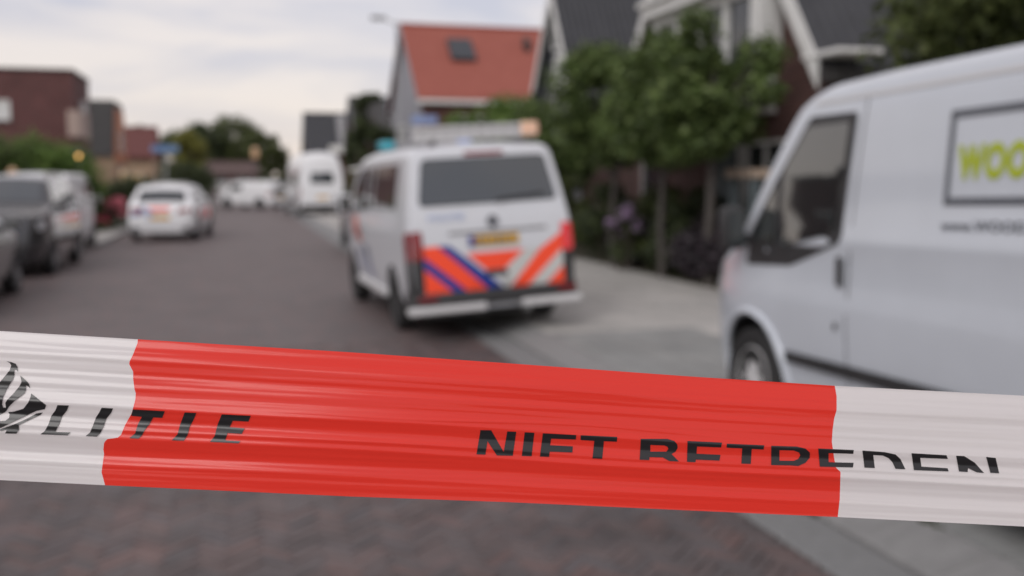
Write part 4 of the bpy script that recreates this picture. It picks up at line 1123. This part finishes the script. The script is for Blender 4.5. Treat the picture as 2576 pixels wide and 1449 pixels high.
# ---------------------------------------------------------------- cars
def passenger_car(name, label, cat, loc, yaw, L, Wd, H, paint, style='estate', group=None, police=False, rim='alloy', hood=.95):
    if style == 'suv':
        top = [(0, .9), (.06, 1.02), (.12, 1.1), (.55, H - .06), (.8, H), (L * .5, H + .01), (L * .62, H - .06), (L * .76, hood + .12), (L * .9, hood + .03), (L - .12, hood - .02), (L - .05, hood - .1), (L - .02, .8), (L, .5)]
    elif style == 'van':
        top = [(0, H - .1), (.05, H - .03), (.3, H), (L * .62, H), (L * .68, H - .07), (L * .83, hood + .15), (L * .93, hood), (L - .08, hood - .15), (L, .6)]
    else:
        top = [(0, .82), (.05, .93), (.16, 1.02), (.62, H - .1), (.72, H - .03), (1.0, H), (L * .5, H + .01), (L * .6, H - .06), (L * .75, hood + .08), (L * .9, hood - .03), (L - .12, hood - .16), (L - .02, .66), (L, .55)]
    c = Car(name, label, cat, loc, (0, 0, yaw), L, Wd, .24, top,
        [(0, .86), (.05, .93), (.15, .98), (.4, 1), (L - .9, 1), (L - .4, .94), (L - .15, .85), (L, .7)],
        [(.24, .92), (.4, .98), (.65, 1), (.85, .985), (hood + .05, .955), (H - .25, .83), (H, .74), (H + .2, .7)] if style != 'van' else [(.24, .92), (.5, 1), (1.0, 1), (1.4, .96), (H, .88), (H + .2, .85)],
        paint, [(0, 0), (.3, 0), (.5, -.03), (.9, 0), (3, 0)], .06, .07, .03, [(.82, .37, .34), (L - .88, .37, .34)], .33, group)
    zwin = hood + .08
    for q in (-1, 1):
        if style == 'van':
            c.panel('door_window', [(L * .5, hood + .12), (L * .76, hood + .1), (L * .68, H - .2), (L * .5, H - .2)], 'glass', c.side(q), round_=.05)
        else:
            c.panel('side_window', [(.62, zwin), (L * .36, zwin), (L * .36, H - .12), (.95, H - .13)], 'glass', c.side(q), round_=.05)
            c.panel('side_window', [(L * .375, zwin), (L * .53, zwin), (L * .53, H - .12), (L * .375, H - .12)], 'glass', c.side(q), round_=.03)
            c.panel('door_window', [(L * .545, zwin), (L * .72, zwin), (L * .6, H - .13), (L * .545, H - .12)], 'glass', c.side(q), round_=.03)
        for yy in (L * .365, L * .54): c.panel('door_handle', [(yy - .2, hood - .06), (yy - .04, hood - .06), (yy - .04, hood - .03), (yy - .2, hood - .03)], paint, c.side(q, .025), thick=.02)
        c.wheel(q * (Wd - .1), .82, rim=rim); c.wheel(q * (Wd - .1), L - .88, rim=rim)
        c.mirror(q, L * .7, hood + .13, paint, .18, .14)
        c.panel('headlight', [(L - .45, hood - .24), (L - .16, hood - .28), (L - .14, hood - .14), (L - .4, hood - .1)], 'clear_lens', c.side(q, .01), round_=.02)
        c.panel('taillight', [(.03, .76), (.26, .80), (.28, .95), (.05, .93)], 'red_lens', c.side(q, .01), round_=.02)
        c.panel('taillight_inner', [(q * .42, .78), (q * (Wd * .84), .84), (q * (Wd * .83), .94), (q * .52, .93)], 'red_lens', c.rear(.01), round_=.02)
    if style == 'van':
        c.panel('rear_window', [(-Wd * .55, H - .85), (Wd * .55, H - .85), (Wd * .52, H - .45), (-Wd * .52, H - .45)], 'tint', c.rear(.01), round_=.05)
        c.panel('windscreen', [(-Wd * .74, L * .82), (Wd * .74, L * .82), (Wd * .68, L * .69), (-Wd * .68, L * .69)], 'glass', c.over(.008))
    else:
        c.panel('rear_window', [(-Wd * .72, .22), (Wd * .72, .22), (Wd * .66, .56), (-Wd * .66, .56)], 'glass', c.over(.008), round_=.04)
        c.panel('windscreen', [(-Wd * .74, L * .745), (Wd * .74, L * .745), (Wd * .66, L * .615), (-Wd * .66, L * .615)], 'tint', c.over(.008), round_=.04)
    b = MB(); b.box((-Wd * .86, -.03, .27), (Wd * .86, .2, .46)); b.build('rear_bumper', M['black_plastic'] if style != 'plain' else M[paint], c.t, bevel=.05)
    b = MB(); b.box((-Wd * .62, L - .12, .36), (Wd * .62, L + .015, .6)); b.build('grille', M['black_plastic'], c.t, bevel=.03)
    c.panel('number_plate', [(-.26, .62), (.26, .62), (.26, .73), (-.26, .73)], 'plate', c.rear(.014))
    b = MB(); b.box((-.26, L + .016, .40), (.26, L + .03, .50)); b.build('number_plate', M['plate'], c.t)
    return c

pc = passenger_car('police_car', 'white police estate car with stripes on the left of the road', 'police car', (-2.12, 29.5, 0), R(-6), 4.4, .92, 1.56, 'bright_white', hood=1.0)
for m, pts in (('blue_foil', [(-.80, .74), (-.55, .96), (-.38, .96), (-.62, .70)]), ('orange_foil', [(-.34, .96), (.30, .96), (.2, .86), (-.2, .86)]), ('pale_blue', [(-.5, .8), (-.36, .96), (-.1, .74), (-.3, .62)])):
    pc.panel('stripe', pts, m, pc.rear(.008), thick=.003)
for q in (-1, 1):
    for m, pts in (('orange_foil', [(1.2, .6), (1.55, .6), (1.8, .9), (1.45, .9)]), ('blue_foil', [(1.65, .6), (1.8, .6), (2.05, .9), (1.9, .9)]), ('orange_foil', [(2.3, .6), (2.9, .6), (3.1, .9), (2.5, .9)])): pc.panel('stripe', pts, m, pc.side(q, .006), thick=.002)
b = MB(); b.box((-.5, 1.75, 1.57), (.5, 2.0, 1.64)); lb = b.build('light_bar', M['silver'], pc.t, bevel=.02)
for q in (-1, 1): b = MB(); b.box((q * .38 - .13, 1.73, 1.568), (q * .38 + .13, 2.02, 1.65)); b.build('blue_lens', M['grey_plastic'], lb, bevel=.02)

suv = passenger_car('parked_car', 'dark grey off road car facing the camera in front of a white van', 'car', (-4.2, 23.35, 0), R(180), 4.55, .95, 1.78, 'dark_paint', 'suv', 'cars parked along the left kerb', hood=1.12)
b = MB(); b.box((-.7, 1.0, 1.8), (-.66, 2.8, 1.84)); b.build('roof_rail', M['chrome'], suv.t)
b = MB(); b.box((.66, 1.0, 1.8), (.7, 2.8, 1.84)); b.build('roof_rail', M['chrome'], suv.t)
near = passenger_car('parked_car', 'nearest dark car at the left edge, only its corner in view', 'car', (-4.2, 12.95, 0), R(0), 4.5, .92, 1.5, 'dark_paint', 'estate', 'cars parked along the left kerb')
wv_ = passenger_car('parked_van', 'narrow white van parked behind the dark grey off road car', 'van', (-4.40, 24.6, 0), R(0), 4.0, .78, 1.86, 'bright_white', 'van', 'cars parked along the left kerb', hood=1.1)
mp = passenger_car('parked_van', 'black people carrier mostly hidden beyond the police van', 'van', (3.5, 22.2, .06), R(0), 4.8, .95, 1.95, 'dark_paint', 'van', hood=1.05)
fc_ = passenger_car('small_van', 'small white van turned across the far end of the street', 'van', (2.35, 60.5, 0), R(48), 4.2, .88, 1.64, 'bright_white', 'van', hood=1.0)
# high roofed white camper
cv = Car('camper_van', 'high roofed white van parked on the right beyond the police van', 'van', (3.72, 46.6, .06), (0, 0, R(5)), 5.9, 1.03, .32,
    [(0, 2.55), (.06, 2.72), (.3, 2.86), (4.0, 2.88), (4.4, 2.6), (5.1, 1.4), (5.7, 1.15), (5.88, .8), (5.9, .6)],
    [(0, .93), (.06, .98), (.2, 1), (5.0, 1), (5.5, .93), (5.9, .7)], [(.32, .94), (.6, 1), (1.2, 1), (1.8, .965), (2.3, .9), (2.7, .74), (2.9, .6)],
    'bright_white', [(0, 0), (1.2, .02), (3, .22)], .05, .2, .08, [(1.1, .42, .36), (4.85, .42, .36)], .35)
cv.panel('rear_window', [(-.55, 1.5), (.55, 1.5), (.52, 2.0), (-.52, 2.0)], 'tint', cv.rear(.01), round_=.08)
b = MB(); b.box((-.95, -.12, .3), (.95, .15, .55)); b.build('rear_bumper', M['black_plastic'], cv.t, bevel=.05)
cv.panel('number_plate', [(-.26, .8), (.26, .8), (.26, .91), (-.26, .91)], 'plate', cv.rear(.014))
for q in (-1, 1):
    cv.panel('taillight', [(.03, .85), (.14, .85), (.14, 1.35), (.04, 1.35)], 'red_lens', cv.side(q, .01)); cv.wheel(q * .92, 1.1, .35); cv.wheel(q * .92, 4.85, .35)
    cv.panel('side_window', [(.8, 1.5), (2.2, 1.5), (2.2, 2.0), (.8, 2.0)], 'tint', cv.side(q), round_=.08); cv.panel('door_window', [(3.9, 1.35), (5.0, 1.35), (4.5, 2.05), (3.9, 2.05)], 'tint', cv.side(q), round_=.06)
    cv.panel('side_band', [(.3, .55), (5.2, .55), (5.2, .85), (.3, .85)], 'grey_plastic', cv.side(q, .004), thick=0)
    cv.mirror(q, 4.9, 1.5, 'black_plastic')
cv.panel('windscreen', [(-.8, 5.05), (.8, 5.05), (.66, 4.45), (-.66, 4.45)], 'glass', cv.over(.008))

# ================================================================== STREET FURNITURE
p_ = W(1003, 452, 33)
sl_ = thing('street_lamp', 'tall grey street lamp with flat head reaching over the street', 'street lamp', (p_.x, p_.y, .1))
hz_ = W(1003, 66, 33).z; hp = W(955, 45, 33)
b = MB(); b.tube([(0, 0, 0), (0, 0, 1.2), (0, 0, hz_)], [.07, .05, .03], 10); b.build('pole', M['steel'], sl_, 60)
b = MB(); b.tube([(0, 0, hz_ - .12), ((hp.x - p_.x) * .5, (hp.y - p_.y) * .5, hz_ + .05), (hp.x - p_.x, hp.y - p_.y, hp.z - .1)], .025, 8); arm = b.build('arm', M['steel'], sl_, 60)
b = MB(); b.box((hp.x - p_.x - .3, hp.y - p_.y - .12, hp.z - .16), (hp.x - p_.x + .22, hp.y - p_.y + .12, hp.z - .04)); b.build('lamp_head', M['grey_plastic'], sl_, bevel=.04)
def name_sign(label, px, py, d, w_, m, red=False):
    p = W(px, py, d)
    t = thing('street_sign', label, 'sign', (p.x, p.y, .08))
    zc = p.z - .08
    b = MB(); b.tube([(0, 0, 0), (0, 0, zc + .16)], .04, 8); b.build('post', M['steel'], t, 60)
    b = MB(); b.box((-w_ / 2, -.065, zc - .12), (w_ / 2, -.045, zc + .12)); b.build('name_plate', M[m], t, bevel=.005)
    if red:
        b = MB(); b.lathe([(.2, -.07), (.2, -.05)], 24, 'Y', (-.12, 0, zc - .4)); b.build('red_disc', M['sign_red'], t)
    return t
name_sign('pale blue street name sign on post in front of grey gabled house', 1067, 301, 30, .78, 'sign_blue2', True)
name_sign('blue street name sign on grey post left of the road', 415, 374, 36.5, .95, 'sign_blue')
p_ = W(198, 392, 30)
gl = thing('lantern_post', 'lit orange lantern on post beside the green shrubs', 'lantern', (p_.x, p_.y, .07))
b = MB(); b.tube([(0, 0, 0), (0, 0, p_.z - .2)], .03, 8); b.build('post', M['black_plastic'], gl, 60)
b = MB(); bmesh.ops.create_uvsphere(b.bm, u_segments=12, v_segments=8, radius=.05, matrix=Matrix.Translation((0, 0, p_.z - .07))); b.build('bulb', M['lamp_lit'], gl, 60)
b = MB(); b.lathe([(.16, p_.z + .02), (.03, p_.z + .12)], 12, 'Z'); b.build('hood', M['black_plastic'], gl)
p_ = W(642, 384, 95)
g2 = thing('lantern_post', 'far warm lantern in front of the dark tree clump', 'lantern', (p_.x, p_.y, 0))
b = MB(); b.tube([(0, 0, 0), (0, 0, p_.z - .5)], .05, 8); b.build('post', M['black_plastic'], g2, 60)
b = MB(); b.lathe([(.3, p_.z - .5), (.34, p_.z + .3), (.05, p_.z + .55)], 10, 'Z'); b.build('lantern', M['lamp_soft'], g2)
p_ = W(32, 442, 27)
g3 = thing('lantern_post', 'soft pinkish lantern just above the dark off road car', 'lantern', (p_.x, p_.y, .07))
b = MB(); b.tube([(0, 0, 0), (0, 0, p_.z - .2)], .03, 8); b.build('post', M['black_plastic'], g3, 60)
b = MB(); b.lathe([(.1, p_.z - .2), (.13, p_.z + .08), (.03, p_.z + .16)], 10, 'Z'); b.build('lantern', M['lamp_soft'], g3)
# white railing across the far end of the street
pa, pb = W(528, 470, 92), W(705, 470, 92)
fe = thing('railing', 'long pale railing across the far end of the street', 'railing', (pa.x, pa.y, 0))
L_ = (pb - pa); L_.z = 0; n = 9
for k in range(n):
    q = L_ * (k / (n - 1)); b = MB(); b.box((q.x - .05, q.y - .05, 0), (q.x + .05, q.y + .05, 1.5)); b.build('post', M['silver'], fe)
for zz_ in (.75, 1.1, 1.45):
    b = MB(); b.bar((0, -.07, zz_), (L_.x, L_.y - .07, zz_), .05, .2); b.build('rail', M['silver'], fe)

# ================================================================== POLICE TAPE
M['tape_white'] = None
def tape_mat(name, col, tcol):
    m = bpy.data.materials.new(name); m.use_nodes = True; t = m.node_tree
    p = t.nodes['Principled BSDF']
    p.inputs['Base Color'].default_value = (*col, 1); p.inputs['Roughness'].default_value = 0.25
    p.inputs['Specular IOR Level'].default_value = 0.6
    p.inputs['Coat Weight'].default_value = 0.3; p.inputs['Coat Roughness'].default_value = 0.16
    tr = N(t, 'ShaderNodeBsdfTranslucent'); tr.inputs[0].default_value = (*tcol, 1)
    ms = N(t, 'ShaderNodeMixShader'); ms.inputs[0].default_value = 0.45
    t.links.new(p.outputs[0], ms.inputs[1]); t.links.new(tr.outputs[0], ms.inputs[2])
    t.links.new(ms.outputs[0], t.nodes['Material Output'].inputs[0])
    tcn = N(t, 'ShaderNodeTexCoord'); mp_ = N(t, 'ShaderNodeMapping'); mp_.inputs['Scale'].default_value = (6, 6, 700)
    n2 = N(t, 'ShaderNodeTexNoise'); n2.inputs['Scale'].default_value = 1.0; n2.inputs['Detail'].default_value = 3
    t.links.new(tcn.outputs['Object'], mp_.inputs[0]); t.links.new(mp_.outputs[0], n2.inputs['Vector'])
    bp = N(t, 'ShaderNodeBump'); bp.inputs['Strength'].default_value = 0.10; bp.inputs['Distance'].default_value = 0.0004
    t.links.new(n2.outputs['Fac'], bp.inputs['Height']); t.links.new(bp.outputs[0], p.inputs['Normal'])
    return m
TW = tape_mat('white tape film', (0.90, 0.87, 0.88), (0.96, 0.90, 0.87))
TR = tape_mat('red tape film', (1.0, 0.042, 0.028), (1.0, 0.065, 0.035))
TOP = [(-9000, 440), (-700, 790), (0, 832), (345, 853), (872, 885), (1288, 914), (1744, 947), (2101, 970), (2576, 995), (3300, 1032), (12000, 1420)]
BOT = [(-9000, 850), (-700, 1172), (0, 1207), (264, 1220), (872, 1248), (1288, 1263), (1811, 1287), (2107, 1300), (2576, 1324), (3300, 1359), (12000, 1750)]
# slope of the film by height: + faces the sky, - faces the ground
SL = [(0, .45), (.13, .5), (.165, .15), (.19, -.05), (.24, .0), (.27, .3), (.30, .12), (.40, .15), (.455, .42), (.475, .25), (.49, -.42), (.55, -.38), (.565, .35), (.625, .42), (.64, -.3), (.665, .3), (.685, .3), (.70, -.62), (.74, -.5), (.80, -.15), (.82, .4), (.87, .35), (.885, -.1), (1.0, .02)]
ts = np.linspace(0, 1, 201)
def prof_n(amp, ph):
    s_ = np.interp(ts, [a for a, _ in SL], [b for _, b in SL]) * amp
    return s_
base = np.cumsum(np.interp(ts, [a for a, _ in SL], [b for _, b in SL])) / 200 * .075
base -= base.mean()
def tape_n(px, t):
    u = px / 1000.0
    a = 1.0 + .25 * math.sin(u * 1.7 + t * 3)
    sh = .012 * math.sin(u * 2.1 + .5) + .006 * math.sin(u * 5.3 + t * 4)
    v = float(np.interp(min(1, max(0, t + sh)), ts, base)) * a
    v += .00011 * math.sin(t * 61 + u * 1.3) + .00008 * math.sin(t * 97 - u * 2.2 + 1) + .00003 * math.sin(t * 170 + u * 3.1)
    v += .00012 * NZ.noise((u * 1.1, t * 20, 3.1)) + .00006 * NZ.noise((u * 3.7 + t * 5, t * 60, 8.2)) + .00005 * NZ.noise((u * 14 - t * 20, t * 50, 1.7))
    tcr = .44 + .018 * math.sin(u * 3.1 + .4) + .012 * math.sin(u * 7.3)
    v += .00035 * math.exp(-((t - tcr) / .006) ** 2) * max(0, math.sin(u * 2.2 - 1.2))
    tc2 = .87 + .02 * math.sin(u * 2.3 + 1.4)
    v -= .00025 * math.exp(-((t - tc2) / .005) ** 2) * max(0, math.sin(u * 3.0 + .6))
    v += .0012 * math.sin(u * 1.9 + 1) + .0005 * math.sin(u * 6.1 + t * 5)
    return v
def tape_pt(px, py, off=0.0):
    tp = pw(TOP, px); bt = pw(BOT, px); t = (py - tp) / (bt - tp)
    d = .545 + .022 * (px - 1288) / 1288
    return W(px, py, d - tape_n(px, t) - off)
LB = [(388, 1268 * 1.0)]
def zc(z, ox, oy, k): return [(((ox + x / k) / 1.4907), ((oy + y / k) / 1.4907)) for x, y in z]
left_b = zc([(1595, 65), (1590, 110), (1540, 240), (1500, 320), (1495, 355), (1540, 440), (1540, 520), (1555, 640), (1570, 690), (1565, 760), (1535, 880), (1520, 930), (1450, 1050), (1400, 1170), (1360, 1205), (1240, 1220), (1205, 1260), (1198, 1320), (1202, 1400)], 0, 1250, 3.0833) + zc([(585, 730), (590, 760), (575, 860), (595, 934)], 0, 1200, 1.5092)
right_b = zc([(893, 247), (905, 310), (905, 400), (890, 450), (880, 520), (875, 600), (889, 700), (900, 762), (930, 790), (928, 850), (925, 960), (912, 1075)], 2600, 1300, 1.6847)
def bound(bl, t):
    rows = []
    for x, y in bl:
        rows.append(((y - pw(TOP, x)) / (pw(BOT, x) - pw(TOP, x)), x))
    rows.sort(); return pw(rows, t)
tape = thing('police_tape', 'red and white police tape stretched across the foreground with black lettering', 'barrier tape', (0, 0, 0))
NT = 150
def band(name, fa_, fb_, cols, m):
    V = []; Fc = []
    for i in range(NT + 1):
        t = i / NT; xa, xb = fa_(t), fb_(t)
        for j in range(cols + 1):
            x = xa + (xb - xa) * j / cols
            y = pw(TOP, x) + t * (pw(BOT, x) - pw(TOP, x)); V.append(tape_pt(x, y))
    for i in range(NT):
        for j in range(cols):
            a = i * (cols + 1) + j; Fc.append((a, a + 1, a + cols + 2, a + cols + 1))
    me = bpy.data.meshes.new(name); me.from_pydata(V, [], Fc); me.update()
    me.polygons.foreach_set('use_smooth', [True] * len(me.polygons))
    return link(name, me, tape, (m,))
fl = lambda t: bound(left_b, t); fr_ = lambda t: bound(right_b, t)
PER = 1770
def edge(k):                                                # k = 0: left edge of the red band in view, 1: its right edge
    if k == 0: return fl
    if k == 1: return fr_
    if k < 0: return lambda t: fr_(t) + PER * (k - 1)
    return lambda t: fl(t) + PER * k
for k in range(-5, 7):
    near = -1 <= k <= 1
    nm_ = 'red_band' if k % 2 == 0 else 'white_band'
    band(nm_, edge(k), edge(k + 1), 60 if near else 24, TR if k % 2 == 0 else TW)
def glyph(name, outline, holes=(), off=.00045):
    bm = bmesh.new()
    if holes:
        es = []
        for lp in [outline] + list(holes):
            vs = [bm.verts.new((x, y, 0)) for x, y in lp]
            es += [bm.edges.new((vs[i], vs[(i + 1) % len(vs)])) for i in range(len(vs))]
        bmesh.ops.triangle_fill(bm, use_beauty=True, edges=es)
    else:
        bm.faces.new([bm.verts.new((x, y, 0)) for x, y in outline]).normal_update(); bmesh.ops.triangulate(bm, faces=bm.faces)
    xs = [v.co.x for v in bm.verts]; ys = [v.co.y for v in bm.verts]
    q = min(ys)
    nrm = Vector((-.053, 1, 0)).normalized()
    lo = min(v.co.dot(nrm) for v in bm.verts); hi = max(v.co.dot(nrm) for v in bm.verts); q = lo + 1.3
    while q < hi: bmesh.ops.bisect_plane(bm, geom=bm.verts[:] + bm.edges[:] + bm.faces[:], dist=1e-6, plane_co=nrm * q, plane_no=nrm); q += 2.2
    q = min(xs) + 12
    while q < max(xs): bmesh.ops.bisect_plane(bm, geom=bm.verts[:] + bm.edges[:] + bm.faces[:], dist=1e-6, plane_co=(q, 0, 0), plane_no=(1, 0, 0)); q += 25
    for v in bm.verts: v.co = tape_pt(v.co.x, v.co.y, off)
    for f in bm.faces: f.smooth = True
    me = bpy.data.meshes.new(name); bm.to_mesh(me); bm.free()
    return link(name, me, tape, (INK,))
INK = mat('black tape ink', (0.014, 0.014, 0.016), 0.28, spec=0.55)
A = lambda z: zc(z, 0, 1250, 3.0833); B = lambda z: zc(z, 0, 1200, 1.5092); C_ = lambda z: zc(z, 1700, 1560, 3.68); D_ = lambda z: zc(z, 2300, 1560, 1.6727)
glyph('letter', A([(665, 828), (798, 832), (775, 890), (715, 965), (690, 1040), (640, 1137), (818, 1142), (780, 1177), (468, 1165), (520, 1125), (560, 1050), (595, 950), (640, 890)]))
glyph('letter', A([(1175, 858), (1308, 866), (1285, 920), (1230, 985), (1205, 1060), (1165, 1145), (1120, 1193), (990, 1185), (1040, 1145), (1075, 1065), (1110, 970), (1150, 910)]))
glyph('letter', B([(752, 505), (933, 515), (918, 553), (868, 550), (845, 590), (820, 620), (805, 650), (785, 670), (732, 668), (765, 640), (780, 590), (803, 547), (742, 541)]))
glyph('letter', B([(1045, 522), (1112, 525), (1095, 565), (1075, 600), (1062, 650), (1040, 682), (972, 680), (1005, 645), (1020, 590)]))
glyph('letter', B([(1255, 533), (1420, 541), (1406, 574), (1318, 569), (1300, 605), (1385, 612), (1368, 643), (1288, 638), (1275, 680), (1362, 684), (1350, 697), (1188, 688), (1215, 655), (1232, 590)]))
glyph('letter', C_([(375, 192), (522, 193), (695, 492), (745, 210), (868, 215), (820, 545), (600, 540), (472, 345), (442, 530), (320, 525)]))
glyph('letter', C_([(985, 222), (1118, 228), (1080, 550), (945, 548)]))
glyph('letter', C_([(1235, 235), (1697, 260), (1690, 322), (1350, 310), (1335, 400), (1650, 415), (1643, 500), (1330, 488), (1322, 560), (1195, 556)]))
glyph('letter', C_([(1758, 262), (2262, 285), (2257, 352), (2078, 345), (2055, 588), (1920, 582), (1945, 340), (1755, 328)]))
glyph('letter', D_([(172, 142), (340, 142), (382, 155), (402, 178), (403, 200), (390, 222), (365, 237), (412, 284), (350, 281), (310, 258), (228, 256), (225, 275), (165, 273)]), [D_([(232, 180), (318, 183), (340, 192), (345, 205), (332, 222), (232, 222)])])
glyph('letter', D_([(465, 155), (682, 165), (676, 196), (525, 190), (522, 235), (672, 242), (666, 278), (518, 272), (515, 288), (462, 286)]))
glyph('letter', D_([(712, 172), (947, 182), (942, 209), (868, 205), (862, 299), (803, 297), (808, 202), (710, 197)]))
glyph('letter', D_([(990, 185), (1150, 190), (1205, 203), (1233, 228), (1232, 260), (1205, 292), (1160, 312), (1110, 308), (990, 306)]), [D_([(1042, 213), (1130, 215), (1165, 228), (1172, 245), (1160, 268), (1130, 280), (1042, 279)])])
glyph('letter', D_([(1285, 202), (1508, 212), (1505, 236), (1350, 231), (1350, 288), (1507, 292), (1503, 321), (1295, 316)]))
glyph('letter', D_([(1562, 215), (1700, 225), (1770, 240), (1800, 268), (1832, 333), (1770, 330), (1750, 288), (1725, 262), (1690, 247), (1630, 243), (1640, 325), (1575, 322)]))
glyph('letter', D_([(1870, 232), (2090, 245), (2098, 268), (1925, 261), (1932, 316), (2096, 326), (2103, 346), (1885, 338)]))
glyph('letter', D_([(2150, 248), (2200, 250), (2265, 290), (2325, 356), (2280, 352), (2225, 325), (2222, 350), (2168, 346)]))
glyph('letter', D_([(2338, 255), (2398, 262), (2420, 358), (2365, 355)]))
# flame and open book emblem
glyph('emblem', A([(70, 318), (130, 330), (180, 348), (203, 385), (207, 440), (190, 418), (165, 415), (168, 475), (148, 535), (75, 650), (35, 740), (25, 820), (40, 858), (60, 855), (80, 882), (62, 908), (0, 938), (-70, 930), (-160, 870), (-190, 780), (-120, 680), (0, 560), (60, 490), (112, 425), (130, 370), (115, 340)]))
glyph('emblem', A([(235, 485), (300, 540), (335, 580), (348, 632), (325, 608), (300, 600), (302, 650), (285, 690), (170, 780), (105, 845), (72, 900), (62, 895), (68, 850), (62, 800), (85, 765), (150, 700), (225, 610), (250, 560)]))
glyph('emblem', A([(360, 690), (535, 830), (518, 875), (420, 895), (220, 990), (0, 1095), (-160, 1040), (-170, 1000), (-60, 985), (0, 1012), (62, 1008), (105, 975), (112, 935), (97, 907), (150, 905), (270, 870), (325, 800), (355, 730)]))
glyph('emblem', A([(495, 912), (470, 940), (370, 985), (215, 1060), (222, 1110), (190, 1158), (60, 1155), (82, 1110), (0, 1130), (0, 1106), (150, 1055), (300, 990), (420, 925)]))
